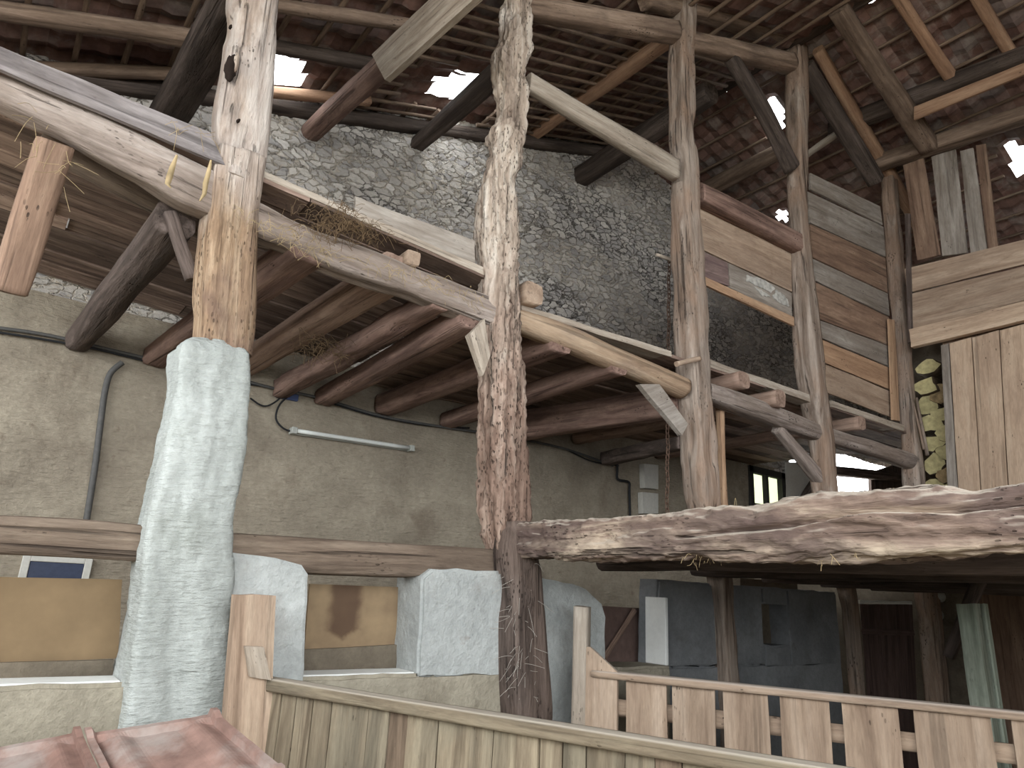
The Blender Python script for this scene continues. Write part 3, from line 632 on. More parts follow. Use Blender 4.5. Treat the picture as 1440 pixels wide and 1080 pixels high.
mm = ['plank_grey', 'plank_brown', 'plank_grey', 'plank_brown', 'plank_grey', 'plank_orange', 'plank_tan']
bl = []
for i in range(7):
    xl = 1136 + (LB[i] - 268) * .09; xr = 1243 + (RB[i] - 318) * .06
    bl.append(([(xl, LB[i] + 1), (xr, RB[i] + 1), (xr + 3, RB[i + 1] - 1), (xl + 4, LB[i + 1] - 1)], mm[i], 'h'))
bl.append(([(1140, 243), (1238, 290), (1242, 316), (1140, 266)], 'plank_grey', 'h'))
e = panel('tall_boarding', 'tall wall of mismatched horizontal boards between the ridge post and the corner post', bl, YP + .05, org=ony(1160, 550, YP + .05))
b_ = plank('batten', by([(1251, 448), (1259, 450), (1266, 592), (1257, 590)], YP - .01), .03, 'plank_orange', parent=e, long='v'); b_['label'] = 'upright orange batten'
bpy.context.view_layer.update()
# ------------------------------------------------------------------ roof timbers
def purlin(a, b, ta, tb, mat, label, drop=None, **kw):
    p = ony(*a, YW + .05); q = onx(*b, p.x)
    kw = {**dict(sq=4, amp=.012, ring=.06, nseg=20), **kw}
    return beam('purlin', [p, q], [ta, tb], mat, label, 'purlin', **kw)
purlin((20, 138), (96, -40), 30, 52, 'roof_wood', 'brown purlin at the top left corner of the roof', sq=6)
purlin((228, 178), (345, -25), 50, 72, 'roof_dark', 'broad dark purlin just left of the foreground post', sq=6)
pb = purlin((436, 188), (680, -40), 28, 40, 'joist', 'reddish round purlin with a pale board scabbed to it, right of the foreground post')
x = ony(436, 188, YW).x
s_ = plank('scab_board', [onx(px, py, x - .14) for px, py in [(522, 76), (625, -22), (688, -22), (540, 112)]], .05, 'rail_pale', long='h')
bpy.context.view_layer.update(); reparent(s_, pb); s_['label'] = 'pale sawn board scabbed to the purlin'
purlin((586, 204), (712, 92), 24, 34, 'roof_dark', 'charred dark purlin end in the gable wall below the bright roof gap')
purlin((742, 192), (948, 48), 22, 30, 'roof_orange', 'light brown purlin crossing behind the pale rail', sq=3)
purlin((700, 120), (820, 36), 10, 14, 'roof_dark', 'thin dark batten high between the worm-eaten post and the chain post')
purlin((815, 250), (1000, 130), 30, 34, 'roof_dark', 'shaded purlin behind the chain post')
# rafters on the near slope
def raft(a, b, t, mat, label, fn=roofL, drop=.12, **kw):
    p, q = fn(*a, drop), fn(*b, drop)
    kw = {**dict(sq=7, amp=.006, ring=.08, nseg=14), **kw}
    return beam('rafter', [p, q], t, mat, label, 'rafter', **kw)
raft((-20, 12), (325, 62), [26, 26], 'roof_wood', 'upper brown rafter in the top left corner, left of the foreground post')
raft((-20, 92), (300, 106), [18, 18], 'roof_wood', 'lower brown rafter in the top left corner, under its brighter neighbour')
raft((340, 0), (600, 40), [18, 18], 'roof_wood', 'topmost short rafter between the foreground post and the scabbed purlin')
raft((340, 58), (560, 96), [18, 18], 'roof_dark', 'dark rafter just above the bright square roof gap')
raft((340, 126), (520, 142), [15, 15], 'roof_orange', 'pale rafter just below the bright square roof gap')
tag(sweep('wall_plate', [(ony(330, 150, YW - .1).x - 3, YW - .02, zl(ony(330, 150, YW - .1).x - 3) - .16), (XR - .2, YW - .02, zl(XR - .2) - .16)], [(.14, .16)] * 2, 'roof_dark', ring=.08, nseg=14, sq=6, amp=.012), 'long dark sloping timber on top of the rubble gable wall', 'beam')
# closely set strips under the tiles between the scabbed purlin and the ridge
yy = 4.0; k = 0
while yy < YW:
    x0 = ony(490, 150, YW).x - .1
    lath_parts((x0, yy, zl(x0) - .085), (XR - .25, yy, zl(XR - .25) - .085), HLg, rl, 0); yy += .17
# truss in the post plane
beam('principal_rafter', by([(735, 10), (950, 46)], YP), [36, 34], 'roof_wood', 'dusty sloping roof timber joining the tops of the two middle posts', asp=.8, sq=7, ring=.05)
beam('principal_rafter', by([(965, 58), (1112, 90)], YP), [32, 30], 'roof_wood', 'lower of the two roof timbers between the chain post and the ridge post', asp=.8, sq=7, ring=.05)
beam('principal_rafter', by([(905, 2), (1000, 18), (1112, 52)], YP), [26, 34, 34], 'roof_wood', 'upper of the two roof timbers between the chain post and the ridge post', asp=.8, sq=7, ring=.05)
pR = ony(1112, 60, YP)
tag(sweep('ridge_beam', [(pR.x, -3.9, pR.z + .05), (pR.x, YW + .1, pR.z + .05)], [(.24, .2)] * 2, 'roof_dark', ring=.08, nseg=18, sq=5, amp=.012), 'dark ridge beam resting on the ridge post', 'beam')
beam('brace', by([(1028, 82), (1070, 150), (1114, 238)], YP), [20, 22, 22], 'roof_dark', 'long brace from the roof timber down to the ridge post beside the bright gap', 'brace', sq=5, ring=.05)
beam('rafter', by([(1132, 92), (1232, 255)], YP - .05), [24, 24], 'roof_dark', 'dark rafter falling from the ridge post to the corner post', 'rafter', sq=6, ring=.06)
raft((1178, 12), (1306, 206), [28, 30], 'roof_wood', 'thick grey rafter falling to the plate above the plank end wall', roofR, .3)
for a, b, l in (((1246, -30), (1350, 128), 'orange rafter right of the thick grey one'), ((1358, -30), (1432, 92), 'orange rafter nearest the top right corner'), ((1150, 70), (1300, 330), 'shaded orange rafter left of the thick grey one')):
    raft(a, b, [18, 18], 'roof_orange', l, roofR, .11)
p = roofR(1330, 128, .22); q = [onx(1170, 182, p.x), onx(1480, 62, p.x)]
qq = [Vector((p.x, q[0].y + 1.2, (q[0].z + q[1].z) / 2)), Vector((p.x, q[1].y - 1, (q[0].z + q[1].z) / 2))]
beam('purlin', [q[0], q[1]], [26, 26], 'roof_dark', 'dark purlin over the plank end wall with an orange board below it', 'purlin', sq=6, ring=.06)
pl_ = plank('facing_board', [onx(px, py, p.x - .13) for px, py in [(1285, 150), (1470, 76), (1470, 92), (1285, 168)]], .03, 'roof_orange')
bpy.context.view_layer.update(); reparent(pl_, [o for o in bpy.data.objects if o.get('label', '').startswith('dark purlin over')][0]); pl_['label'] = 'orange board along its lower edge'
beam('plate_beam', [onx(1228, 232, XE), onx(1500, 143, XE)], [24, 26], 'roof_wood', 'grey plate beam on top of the upright boards of the plank end wall', 'beam', sq=6, ring=.06)
# timbers beyond the ridge
beam('purlin', [roofR(985, 272, .35), roofR(1098, 212, .35)], [26, 24], 'roof_wood', 'pale purlin in the shade beyond the ridge post', 'purlin', sq=3, ring=.06)
beam('purlin', [roofR(1128, 222, .3), roofR(1180, 186, .3)], [8, 8], 'rail_pale', 'thin pale lath end right of the ridge post', 'purlin', sq=6, ring=.06)
# ------------------------------------------------------------------ plank end wall (plane x = XE)
def ex_(q, d=0): return [onx(px, py, XE + d) for px, py in q]
e = empty('plank_end_wall', onx(1280, 690, XE), 'plank end wall of upright and level boards right of the corner post', 'boarding')
for q in ([(1270, 232), (1298, 222), (1322, 358), (1290, 366)], [(1310, 220), (1343, 210), (1360, 355), (1325, 360)], [(1350, 212), (1368, 208), (1388, 354), (1365, 358)], [(1372, 204), (1386, 202), (1404, 356), (1390, 358)]):
    plank('upright_board', ex_(q, .02), .03, random.choice(['plank_tan', 'plank_grey', 'plank_brown']), parent=e, long='v')
for q, m in (([(1272, 378), (1640, 288), (1640, 322), (1275, 412)], 'plank_tan'), ([(1277, 414), (1640, 325), (1640, 372), (1283, 462)], 'plank_tan')):
    plank('level_board', ex_(q, -.02), .03, m, parent=e)
plank('ledge_rail', ex_([(1278, 463), (1640, 374), (1640, 402), (1281, 488)], -.09), .09, 'plank_light', parent=e)
plank('edge_strip', ex_([(1272, 300), (1279, 300), (1284, 480), (1276, 482)], -.03), .03, 'log_dark', parent=e, long='v')
d = empty('upright_cladding', onx(1330, 700, XE), 'light upright plank cladding below the ledge rail at the right edge', 'boarding')
T = [1322, 1334, 1366, 1405, 1446, 1490, 1536, 1585, 1636]; B = [1333, 1350, 1382, 1420, 1462, 1506, 1552, 1601, 1652]
for i in range(8):
    ty = 486 - (T[i] - 1322) * .26; ty2 = 486 - (T[i + 1] - 1322) * .26
    plank('cladding_plank', ex_([(T[i] + .8, ty), (T[i + 1] - .8, ty2), (B[i + 1] + 3.2, 800), (B[i] + 4.8, 800)], -.01), .03, 'plank_grey' if i == 0 else 'plank_light', parent=d, long='v')
struct(box('wall_end_backing', (XE + .1, -4, 0), (XE + .16, onx(1335, 600, XE).y, 4.7), 'plank_brown'))
# ------------------------------------------------------------------ firewood in the gap
def log(px, py, r, x, label, mat='log_end', tilt=0):
    c = onx(px, py, x); R = pxsize(c, r); n = 12; SEED[0] += 1; lsc = random.uniform(1.1, 1.5); fy_ = random.uniform(.6, .95)
    vs, fs = [], []
    for k, xx in enumerate((-.02, .015, .4)):
        for j in range(n):
            th = 2 * math.pi * j / n; rr = R * lsc * (1 + .55 * noise.noise((math.cos(th) * 1.2, math.sin(th) * 1.2, SEED[0] * 3.3))) * (.93 if k == 0 else 1)
            vs.append((xx, math.cos(th) * rr, math.sin(th) * rr * fy_ + tilt * xx))
    o_ = 0
    bark = [(k * n + j, k * n + (j + 1) % n, (k + 1) * n + (j + 1) % n, (k + 1) * n + j) for k in range(2) for j in range(n)]
    o = mesh_obj('firewood_log', vs, bark + [tuple(range(2 * n, 3 * n))], 'log_bark'); o.matrix_world = Matrix.Translation(c); tag(o, label, 'firewood', 'firewood stacked in the gap')
    bpy.context.view_layer.update()
    en = mesh_obj('cut_end', vs[:n], [tuple(reversed(range(n)))], mat, parent=o); en.matrix_basis = Matrix(); return o
for px, py, r, l in ((1306, 516, 12, 'grey firewood log at the very top of the stack in the gap'), (1302, 545, 14, 'brownish split log second from the top of the stack'), (1322, 553, 12, 'split log against the door edge near the top of the stack'),
                     (1306, 570, 13, 'pale green log in the upper middle of the stack'), (1326, 582, 13, 'yellow-green log against the door in the middle of the stack'), (1309, 596, 13, 'log on the corner-post side in the middle of the stack'), (1328, 608, 12, 'yellow-green log against the door below the middle'),
                     (1312, 624, 14, 'round mossy log low on the corner-post side'), (1331, 636, 12, 'low log against the door edge'), (1316, 654, 14, 'big mossy log second from the bottom visible'), (1334, 668, 12, 'bottom visible log against the door'), (1318, 684, 14, 'lowest visible log behind the corner post')):
    log(px, py, r, XE + .22 + random.uniform(-.04, .06), l, random.choice(['log_end', 'log_end', 'log_brown']))
for k, (a, b) in enumerate((((1289, 560), (1304, 640)), ((1284, 566), (1300, 632)))):
    beam('leaning_stick', [onx(*a, XE + .1), onx(*b, XE + .1)], [5, 5], 'post_brown', ['thin stick leaning by the firewood, nearer the logs', 'thin stick leaning by the firewood, nearer the corner post'][k], 'stick', sq=3, ring=.1)
struct(box('wall_wood_store', (XE + .7, onx(1335, 600, XE).y - .3, 0), (XE + .8, 3.9, 5.5), 'earth'))
# ------------------------------------------------------------------ near beam and the low deck behind it
XN = 2.76
beam('deck_beam', [onx(735, 760, XN), onx(900, 757, XN), onx(1050, 750, XN), onx(1240, 738, XN), onx(1440, 731, XN), onx(1640, 720, XN)], [50, 60, 72, 97, 96, 110], 'beam_pink', 'long rough-hewn beam with pale torn upper edge crossing the right half at eye level', asp=1.0, k=1.0, sq=4.5, amp=.016, fr=8, ring=.014, nseg=112, chip=.028, rag=.018, groove=(.42, .97, 1.75, .95, .06, .075))
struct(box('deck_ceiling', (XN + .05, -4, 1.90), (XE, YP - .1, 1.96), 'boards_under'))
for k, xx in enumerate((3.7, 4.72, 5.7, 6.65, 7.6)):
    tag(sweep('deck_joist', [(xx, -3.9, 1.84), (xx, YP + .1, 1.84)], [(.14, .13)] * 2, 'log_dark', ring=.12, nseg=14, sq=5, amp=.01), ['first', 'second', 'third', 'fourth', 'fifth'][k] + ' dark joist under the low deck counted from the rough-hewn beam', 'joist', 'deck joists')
# things in the dark stable below
e = empty('red_door', ony(1228, 968, YP - .02), 'dark red-brown stable door with a pale top edge under the deck', 'door')
q = [(1213, 850), (1284, 850), (1292, 985), (1228, 985)]
for i in range(3):
    a, b = i / 3, (i + 1) / 3
    plank('door_board', [ony(q[0][0] + (q[1][0] - q[0][0]) * a + .4, 850, YP - .02), ony(q[0][0] + (q[1][0] - q[0][0]) * b - .4, 850, YP - .02), ony(q[3][0] + (q[2][0] - q[3][0]) * b + 4 - .4, 1095, YP - .02), ony(q[3][0] + (q[2][0] - q[3][0]) * a + 4 + .4, 1095, YP - .02)], .03, 'red_door', parent=e, long='v')
plank('ledge', by([(1214, 884), (1286, 886), (1287, 894), (1215, 892)], YP - .05), .03, 'red_door', parent=e)
o = plank('top_edge', by([(1210, 844), (1283, 846), (1283, 850), (1211, 849)], YP - .04), .04, 'white_paint_daylight', parent=e); o['label'] = 'white top edge'
def stall(x, a, b, t, l):
    tl, tr = onx(a, 849, x), onx(b, 849, x)
    tag(plank('stall_post', [tl, tr, Vector((x, tr.y - .02, 0)), Vector((x, tl.y - .02, 0))], t, 'green_paint', long='v', away=(1, 0, 0)), l, 'post')
stall(5.3, 1344, 1371, .08, 'broad pale green stall post under the deck behind the picket fence')
stall(5.42, 1375, 1385, .05, 'narrow pale green strip right beside the broad green stall post')
beam('brace', [onx(1334, 925, 5.6), onx(1392, 778, 5.6)], [18, 22], 'log_dark', 'slanting dark timber rising behind the pale green stall post', 'brace', sq=5, ring=.06)
struct(box('wall_stable_end', (XE + .2, -4, 0), (XE + .3, 6, 2.2), 'earth'))
for k, (px, py, r) in enumerate(((1320, 838, 9), (1318, 865, 8), (1316, 890, 9))):
    c = onx(px, py, 8.71); R = pxsize(c, r); bm = bmesh.new(); bmesh.ops.create_uvsphere(bm, u_segments=14, v_segments=8, radius=R)
    for v in bm.verts: v.co = Vector((v.co.x * 1.6, v.co.y, v.co.z)) * (1 + .2 * noise.noise(v.co * 9 + Vector((k * 5, 0, 0))))
    me = bpy.data.meshes.new('wall_stone'); bm.to_mesh(me); bm.free()
    for f in me.polygons: f.use_smooth = True
    tag(link('round_stone', me, 'lamp_grey', None, Matrix.Translation(c)), ['uppermost', 'middle', 'lowest'][k] + ' pale round stone in the dark column beside the red-brown door', 'stone', 'pale stones in the dark')
# ------------------------------------------------------------------ solid board fence
ZF = 1.166
A = onz(375, 952, ZF); Bf = onz(1230, 1087, ZF); dirF = (Bf - A).normalized(); nF = Vector((dirF.y, -dirF.x, 0)).normalized()
if nF.dot(A - CAMP) > 0: nF = -nF          # towards the camera
e = empty('board_fence', (A.x, A.y, 0), 'solid low fence of upright boards with a dusty top rail running to the lower right', 'fence')
Lf = (Bf - A).length
sweep('top_rail', [A - dirF * .03 + Vector((0, 0, -.025)), A + dirF * (Lf + .6) + Vector((0, 0, -.025))], [(.05, .085)] * 2, 'fence_green', parent=e, ring=.05, nseg=28, sq=14, amp=.003)
s = 0.02; k = 0
while s < Lf + .5:
    w = random.choice([.09, .11, .14, .10, .15]); a = A + dirF * s; b = A + dirF * (s + w - .004); off = nF * random.uniform(.0, .012); top = ZF - .052 - random.choice([0, 0, .0])
    plank('fence_board', [Vector((a.x, a.y, top)) + off, Vector((b.x, b.y, top)) + off, Vector((b.x, b.y, 0)) + off, Vector((a.x, a.y, 0)) + off], .022, random.choice(['fence_green', 'fence_green', 'fence_green', 'fence_green', 'fence_brown']), parent=e, long='v', away=-nF)
    s += w; k += 1
yq = A.y - .07
o = plank('end_post', [ony(px, py, yq) for px, py in [(332, 836), (388, 838), (380, 1080), (312, 1080)]], .07, 'plank_tan', parent=e, long='v', away=(0, 1, 0)); o['label'] = 'tall brown end post with a knot'
plank('filler_block', [ony(px, py, yq - .03) for px, py in [(345, 909), (372, 911), (382, 956), (352, 952)]], .03, 'rail_pale', parent=e, long='v', away=(0, 1, 0))
# ------------------------------------------------------------------ picket fence
C = onz(838, 942, ZF); D = onz(1500, 1006, ZF); dirP = (D - C).normalized(); nP = Vector((dirP.y, -dirP.x, 0)).normalized()
if nP.dot(C - CAMP) > 0: nP = -nP
Lp = (D - C).length
e = empty('picket_fence', (C.x, C.y, 0), 'gapped fence of broad pale pickets under the deck beam, at the lower right', 'fence')
sweep('top_rail', [C - dirP * .02 + Vector((0, 0, -.02)), D + dirP * .3 + Vector((0, 0, -.02))], [(.04, .10)] * 2, 'picket', parent=e, ring=.06, nseg=18, sq=8, amp=.003)
nd = nP.dot(C)
def onP(px, py, d=0): return onn(px, py, nP, nd + d)
sweep('back_rail', [C - nP * .05 + Vector((0, 0, -.2)), D + dirP * .3 - nP * .05 + Vector((0, 0, -.2))], [(.09, .04)] * 2, 'plank_tan', parent=e, ring=.1, nseg=14, sq=8, amp=.003)
for xl, xr, t in ((880, 937, 0), (945, 1004, 0), (1016, 1079, 0), (1095, 1164, 0), (1181, 1259, 0), (1280, 1387, 0), (1415, 1500, 0)):
    a = onP(xl, 960, .012); b = onP(xr, 960, .012); zt = ZF - .042
    plank('picket', [Vector((a.x, a.y, zt)), Vector((b.x, b.y, zt)), Vector((b.x, b.y, .05)), Vector((a.x, a.y, .05))], .025, 'picket', parent=e, long='v', away=-nP)
q = [onP(px, py, .02) for px, py in [(812, 908), (830, 910), (868, 945), (872, 1030), (810, 1030)]]
f0, f1, f2, f3, f4 = q
f3 = Vector((f2.x, f2.y, .05)); f4 = Vector((f0.x, f0.y, .05)); pts = [f0, f1, f2, f3, f4]; bk = [p - nP * .03 for p in pts]
mesh_obj('shaped_end_board', pts + bk, [(0, 1, 2, 3, 4), (9, 8, 7, 6, 5)] + [(i, (i + 1) % 5, 5 + (i + 1) % 5, 5 + i) for i in range(5)], 'picket', parent=e)['label'] = 'end board cut to a slope'
a = onP(803, 852, -.02); b = onP(836, 852, -.02)
sweep('end_post', [Vector((a.x * .5 + b.x * .5, a.y * .5 + b.y * .5, 0)), Vector((a.x * .5 + b.x * .5, a.y * .5 + b.y * .5, a.z))], [(.09, .09)] * 2, 'rail_pale', parent=e, hint=dirP, ring=.08, nseg=20, sq=9, amp=.004)
# ------------------------------------------------------------------ clay tiles at the lower left
def tile(cn, mat, label, flip=False):
    nu, nv = 40, 22; c = [Vector(p) for p in cn]; up = (c[1] - c[0]).cross(c[3] - c[0]).normalized()
    if up.z < 0: up = -up
    vs, fs = [], []
    for lay in (0, 1):
        for i in range(nu + 1):
            for j in range(nv + 1):
                u, v = i / nu, j / nv; p = (c[0].lerp(c[1], u)).lerp(c[3].lerp(c[2], u), v)
                h = 0
                if u < .06 or u > .94: h += .022
                if v < .07: h += .02
                if v > .93: h += .012
                fu = (u - .06) / .88
                if .05 < v < .95: h += .016 * max(0, math.sin(fu * math.pi * 3)) ** 2
                h += .003 * noise.noise((u * 6, v * 6, 1))
                vs.append(p + up * (h - lay * .016))
    N = (nu + 1) * (nv + 1)
    for i in range(nu):
        for j in range(nv):
            a = i * (nv + 1) + j; fs.append((a, a + 1, a + nv + 2, a + nv + 1)); fs.append((N + a, N + a + nv + 1, N + a + nv + 2, N + a + 1))
    for i in range(nu):
        for j in (0, nv): a = i * (nv + 1) + j; fs.append((a, a + nv + 1, N + a + nv + 1, N + a))
    for j in range(nv):
        for i in (0, nu): a = i * (nv + 1) + j; fs.append((a, a + 1, N + a + 1, N + a))
    o = mesh_obj('roof_tile', vs, fs, mat, origin=c[3]); L = o.data.uv_layers.new(name='UVMap'); SEED[0] += 1
    for lp in o.data.loops: L.data[lp.index].uv = (SEED[0] + .5, .5)
    return tag(o, label, 'roof tile', 'loose clay roof tiles')
def at(px, py, D): r = ray(px, py); return CAMP + r * (D / F)
tile([at(120, 1040, 2.35), at(306, 1011, 2.45), at(402, 1092, 2.1), at(165, 1135, 2.0)], 'clay_tile', 'red clay roof tile with raised rims, frontmost at the lower left')
tile([at(-75, 1072, 2.35), at(116, 1037, 2.4), at(158, 1130, 2.02), at(-60, 1180, 1.95)], 'clay_tile', 'purplish clay roof tile at the bottom left corner')
zb = at(165, 1135, 2.0).z
hp = at(150, 1130, 2.25); 
hb = box('tile_crate', (hp.x - .45, hp.y - .25, 0), (hp.x + .45, hp.y + .25, zb - .13), 'plank_grey'); tag(hb, 'wooden crate carrying the loose clay tiles', 'crate')
# ------------------------------------------------------------------ wiring, lamp, pipe on the plaster wall
YC = YW - .05
def wire(name, L, r, mat, label, y=YC, cat='cable'): return tag(tube(name, [ony(px, py, y) for px, py in L], r, mat), label, cat)
wire('cable', [(-300, 420), (-40, 456), (60, 470), (130, 486), (220, 507), (300, 524), (380, 545), (450, 560), (540, 586), (620, 600), (700, 612), (790, 630), (862, 655)], .014, 'grey_pipe', 'long dusty cable along the top of the plaster wall')
wire('cable', [(-300, 426), (-40, 462), (60, 477), (140, 492), (230, 514), (330, 536), (420, 553), (520, 583), (600, 598), (660, 602)], .009, 'black_rubber', 'thin black cable just under the long dusty one')
wire('conduit', [(172, 510), (156, 524), (148, 548), (142, 590), (133, 660), (121, 735)], .024, 'grey_pipe', 'grey conduit bending down the plaster wall left of the pier', cat='pipe')
wire('cable', [(352, 560), (370, 571), (386, 566), (402, 552)], .008, 'black_rubber', 'short sagging cable beside the pier above the tube lamp')
wire('cable', [(412, 552), (394, 568), (388, 588), (398, 602), (414, 608)], .009, 'black_rubber', 'looped cable feeding the tube lamp')
wire('cable', [(740, 620), (790, 630), (830, 648), (870, 655)], .008, 'black_rubber', 'slack cable right of the worm-eaten post')
tag(box('junction_box', ony(394, 560, YC + .03) - Vector((.03, .02, 0)), ony(416, 548, YC + .03) + Vector((.03, .03, 0)), 'blue_plastic'), 'small blue junction box at the end of the cable loop', 'junction box')
a, b = ony(412, 606, YW - .06), ony(577, 631, YW - .06)
e = empty('tube_lamp', a, 'long white tube lamp fixed slantwise on the plaster wall', 'lamp')
sweep('housing', [a + Vector((0, .03, .0)), b + Vector((0, .03, .0))], [(.05, .05)] * 2, 'lamp_grey', parent=e, ring=.2, nseg=12, sq=8, amp=0)
sweep('tube', [a.lerp(b, .02) + Vector((0, -.03, 0)), a.lerp(b, .98) + Vector((0, -.03, 0))], [(.04, .04)] * 2, 'tube_white', parent=e, ring=.2, nseg=14, sq=2, amp=0)
for t in (0, 1): c = a.lerp(b, t); box('end_cap', c - Vector((.025, .055, .03)), c + Vector((.025, .04, .03)), 'lamp_grey', parent=e)
wire('black_pipe', [(868, 640), (868, 660), (869, 674), (884, 678), (885, 690), (886, 730)], .016, 'black_rubber', 'black pipe stepping down the plaster wall by the chain', cat='pipe')
for q, l in (([(906, 652), (926, 654), (926, 688), (907, 686)], 'upper pale switch box on the wall behind the chain'), ([(904, 692), (926, 694), (926, 722), (905, 722)], 'lower pale switch box on the wall behind the chain')):
    tag(plank('switch_box', qy(q, YW - .1), .09, 'box_pale', jag=0, amp=0, long='v'), l, 'box')
# dark stain / socket on the far left of the wall and small window behind the manger
p = ony(74, 800, YW)
e = empty('window_1', p, 'small dark window with a pale frame behind the plain brown panel', 'window'); e['kind'] = 'structure'
wa, wb = ony(42, 789, YW), ony(110, 830, YW); x0, x1, z1, z0 = wa.x, wb.x, wa.z, wb.z
for lo, hi in (((x0 - .05, YW - .05, z0), (x0, YW + .04, z1 + .04)), ((x1, YW - .05, z0), (x1 + .05, YW + .04, z1 + .04)), ((x0, YW - .05, z1), (x1, YW + .04, z1 + .04)), ((x0, YW - .05, z0 - .04), (x1, YW + .04, z0))): box('window_frame', lo, hi, 'box_pale', parent=e)
box('window_pane', (x0, YW - .04, z0), (x1, YW - .03, z1), 'pane_blue', parent=e)
# window at the far end below the loft
e = empty('window_2', (9.25, YW, 2.6), 'window with pale green panes at the far end under the loft', 'window'); e['kind'] = 'structure'
for lo, hi in (((9.2, YW - .04, 2.6), (9.3, YW + .06, 3.6)), ((10.05, YW - .04, 2.6), (10.15, YW + .06, 3.6)), ((9.2, YW - .04, 3.5), (10.15, YW + .06, 3.6)), ((9.64, YW - .03, 2.6), (9.70, YW + .05, 3.55)), ((9.25, YW - .02, 3.0), (10.1, YW + .04, 3.04))):
    box('window_frame', lo, hi, 'frame_dark', parent=e)
box('window_pane', (9.25, YW + .05, 2.6), (10.1, YW + .06, 3.55), 'pane_bright', parent=e)
beam('brace', [ony(1130, 705, YW - .1), ony(1160, 660, YW - .1)], [16, 16], 'log_dark', 'dark slanting timber across the bright far opening', 'brace', sq=5, ring=.1)
beam('brace', [ony(1168, 662, YW - .15), ony(1270, 672, YW - .3)], [15, 15], 'log_dark', 'dark level timber across the bright far opening', 'brace', sq=5, ring=.1)
tag(plank('sheet_panel', qy([(1106, 650), (1146, 650), (1130, 712), (1106, 712)], YW - .05), .03, 'box_pale', jag=.003, long='v'), 'pale grey sheet leaning at the left side of the bright far opening', 'panel')
dq = qy([(1226, 664), (1300, 640), (1300, 712), (1196, 712)], YW - .2); dq[2].z = dq[3].z = 0
tag(plank('dark_board', dq, .06, 'log_dark', long='v', jag=.01), 'dark boarding filling the right side of the bright far opening', 'board')
# ------------------------------------------------------------------ chain
def chain():
    bm = bmesh.new(); t0 = ony(941, 366, YP + .22); t1 = ony(938, 735, YP + .22); L = (t0 - t1).length; n = int(L / .045)
    for i in range(n):
        c = t0.lerp(t1, i / n) + Vector((.006 * math.sin(i), 0, 0)); rot = Matrix.Rotation(math.pi / 2 * (i % 2), 4, 'Z')
        vs = []
        for a in range(10):
            A_ = 2 * math.pi * a / 10; ctr = Vector((.016 * math.cos(A_), 0, .03 * math.sin(A_))); out = Vector((math.cos(A_), 0, math.sin(A_)))
            vs.append([bm.verts.new(c + (rot @ (ctr + out * .006 * math.cos(b) + Vector((0, 1, 0)) * .006 * math.sin(b)))) for b in (0, 1.57, 3.14, 4.71)])
        for a in range(10):
            for b in range(4): bm.faces.new((vs[a][b], vs[a][(b + 1) % 4], vs[(a + 1) % 10][(b + 1) % 4], vs[(a + 1) % 10][b]))
    me = bpy.data.meshes.new('chain'); bm.to_mesh(me); bm.free()
    return tag(link('chain', me, 'rust', None, Matrix()), 'rusty chain hanging down beside the brown post', 'chain')
chain()
beam('wooden_hook', [ony(922, 358, YP + .25), ony(950, 368, YP + .2)], [6, 7], 'rail_pale', 'small pale stick holding the top of the chain', 'stick', sq=2.5, ring=.05)
# ------------------------------------------------------------------ straw, dry leaves, debris (uncountable)
def straw(name, spots, mat, n, r=.0016, ln=(.05, .16), drop=.0):
    P = []
    for (c, s) in spots:
        for _ in range(n):
            p = Vector(c) + Vector((random.gauss(0, s[0]), random.gauss(0, s[1]), random.gauss(0, s[2]))); d = Vector((random.gauss(0, 1), random.gauss(0, .6), random.gauss(-drop, .6))).normalized() * random.uniform(*ln)
            P.append([p, p + d * .5 + Vector((0, 0, random.gauss(0, .012))), p + d + Vector((0, 0, -.02))])
    o = tube(name, P, r, mat, res=0, multi=True); o['kind'] = 'stuff'; return o
o = straw('loose_straw', [(ony(455, 318, YP - .2), (.09, .05, .05)), (ony(480, 305, YP - .2), (.06, .05, .04)), (ony(510, 322, YP - .2), (.08, .04, .03))], 'straw_brown', 150, .0014, (.03, .08)); o['label'] = 'clump of brown straw on the littered loft beam'; o['category'] = 'straw'
o = straw('loose_straw', [(ony(400, 325, YP - .2), (.12, .04, .02)), (ony(560, 382, YP - .2), (.16, .04, .02)), (ony(640, 410, YP - .2), (.12, .04, .02)), (ony(440, 350, YP - .18), (.1, .03, .02))], 'straw', 45, .0013, (.03, .1)); o['label'] = 'thin pale straw scattered along the littered loft beam'; o['category'] = 'straw'
o = straw('loose_straw', [(ony(260, 175, YP - .17), (.08, .04, .02)), (ony(52, 195, YP - .15), (.03, .03, .04)), (ony(95, 235, YP - .12), (.02, .03, .06))], 'straw', 11, .0012, (.04, .13), .5); o['label'] = 'straw hanging from the loft edge at the left'; o['category'] = 'straw'
o = straw('loose_straw', [(ony(455, 490, YP + 1.2), (.09, .1, .05))], 'straw_brown', 130, .002); o['label'] = 'dark clump of hay stuck between the joists'; o['category'] = 'straw'
o = straw('loose_straw', [(onx(980, 785, XN - .05), (.05, .05, .02)), (onx(1180, 785, XN - .05), (.05, .06, .02)), (onx(1240, 700, XN), (.05, .4, .02)), (onx(1050, 715, XN), (.05, .3, .01))], 'straw', 12, .001, (.02, .05)); o['label'] = 'straw and splinters along the rough-hewn deck beam'; o['category'] = 'straw'
o = straw('loose_straw', [(ony(735, 850, YP - .2), (.03, .02, .12)), (ony(735, 920, YP - .2), (.035, .02, .1))], 'web', 45, .0011, (.06, .2), .6); o['label'] = 'cobwebs and roots over the dark foot of the worm-eaten post'; o['category'] = 'cobweb'
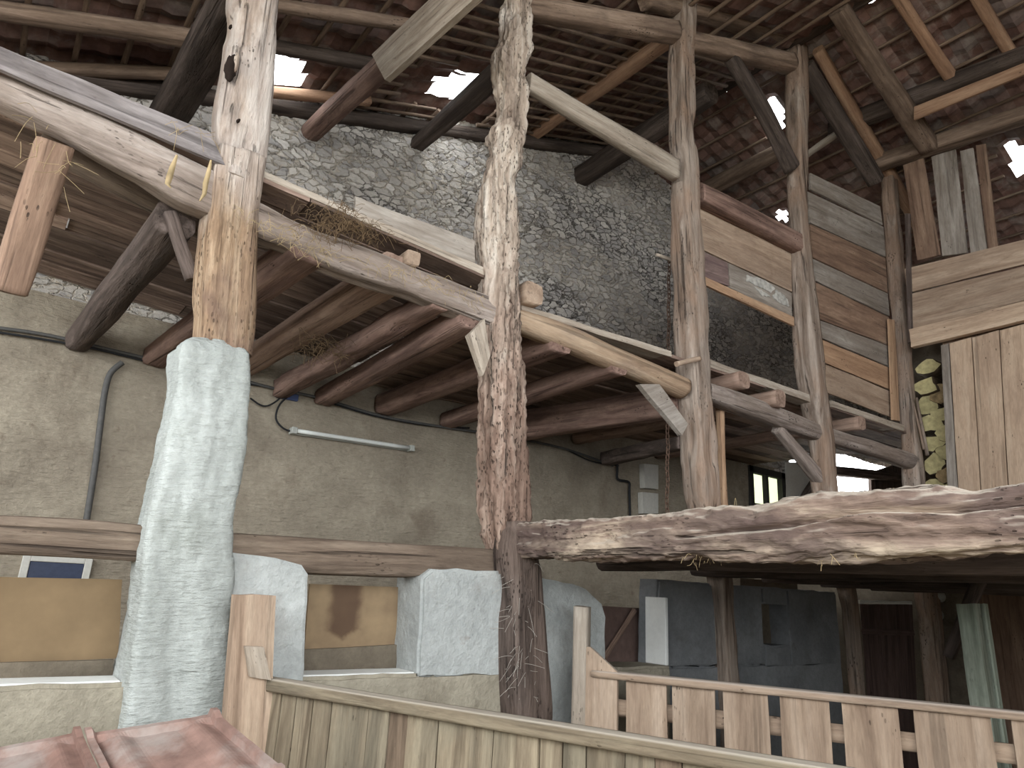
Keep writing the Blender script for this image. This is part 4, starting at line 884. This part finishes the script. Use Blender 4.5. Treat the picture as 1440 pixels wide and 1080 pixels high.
def leaf(L, w, label):
    pts = [ony(px, py, YP - .24) for px, py in L]; vs, fs = [], []; n = len(pts)
    for i, p in enumerate(pts):
        t = i / (n - 1); ww = w * math.sin(math.pi * (.12 + .8 * t)); c = .3 * ww
        for k, (dx, dy) in enumerate(((-1, .5), (-.4, -.3), (.4, -.3), (1, .5))): vs.append(p + Vector((dx * ww, dy * ww + .02 * math.sin(4 * t), 0)))
    for k in range(len(vs)): pass
    N = len(vs); vs = vs + [v + Vector((0, .004, 0)) for v in vs]
    for i in range(n - 1):
        for k in range(3): a = i * 4 + k; fs += [(a, a + 1, a + 5, a + 4), (N + a, N + a + 4, N + a + 5, N + a + 1)]
    return tag(mesh_obj('dry_husk', vs, fs, 'straw', smooth=True, origin=pts[0]), label, 'husk')
leaf([(249, 218), (244, 232), (240, 246), (236, 258), (240, 266)], .015, 'curled dry husk hanging from the loft edge, left one by the foreground post')
leaf([(297, 225), (295, 240), (291, 255), (288, 272), (280, 284)], .013, 'curled dry husk hanging closest to the foreground post')
# ------------------------------------------------------------------ light: overcast daylight through the open near sides and the roof gaps
wd = bpy.data.worlds.new('World'); S.world = wd; wd.use_nodes = True
bg = wd.node_tree.nodes['Background']; bg.inputs[0].default_value = (.95, .98, 1.0, 1); bg.inputs[1].default_value = 9.0
def portal(loc, rot, sx, sy):
    l = bpy.data.lights.new('daylight_portal', 'AREA'); l.shape = 'RECTANGLE'; l.size = sx; l.size_y = sy; l.energy = 1
    l.cycles.is_portal = True
    o = bpy.data.objects.new('daylight_portal', l); COL.objects.link(o); o.location = loc; o.rotation_euler = rot; return o
struct(box('light_block_near_left', (-3.6, -4.5, 0), (-3.4, YW, 2.1), 'plaster_wall'))  # unseen low barrier added to cut flat daylight under the deck
struct(box('light_block_near_right', (-3.6, -4.5, 0), (3.6, -4.3, 1.6), 'plaster_wall'))  # added out of view behind the camera to block low light
portal((-3.5, .9, 3.3), (0, -math.pi / 2, 0), 2.6, 10.9)
portal((-.4, -4.4, 3.6), (math.pi / 2, 0, 0), 6.6, 4.2)
S.view_settings.view_transform = 'Standard'; S.view_settings.look = 'None'; S.view_settings.gamma = 1; S.view_settings.exposure = 0
S.cycles.max_bounces = 8; S.cycles.diffuse_bounces = 6
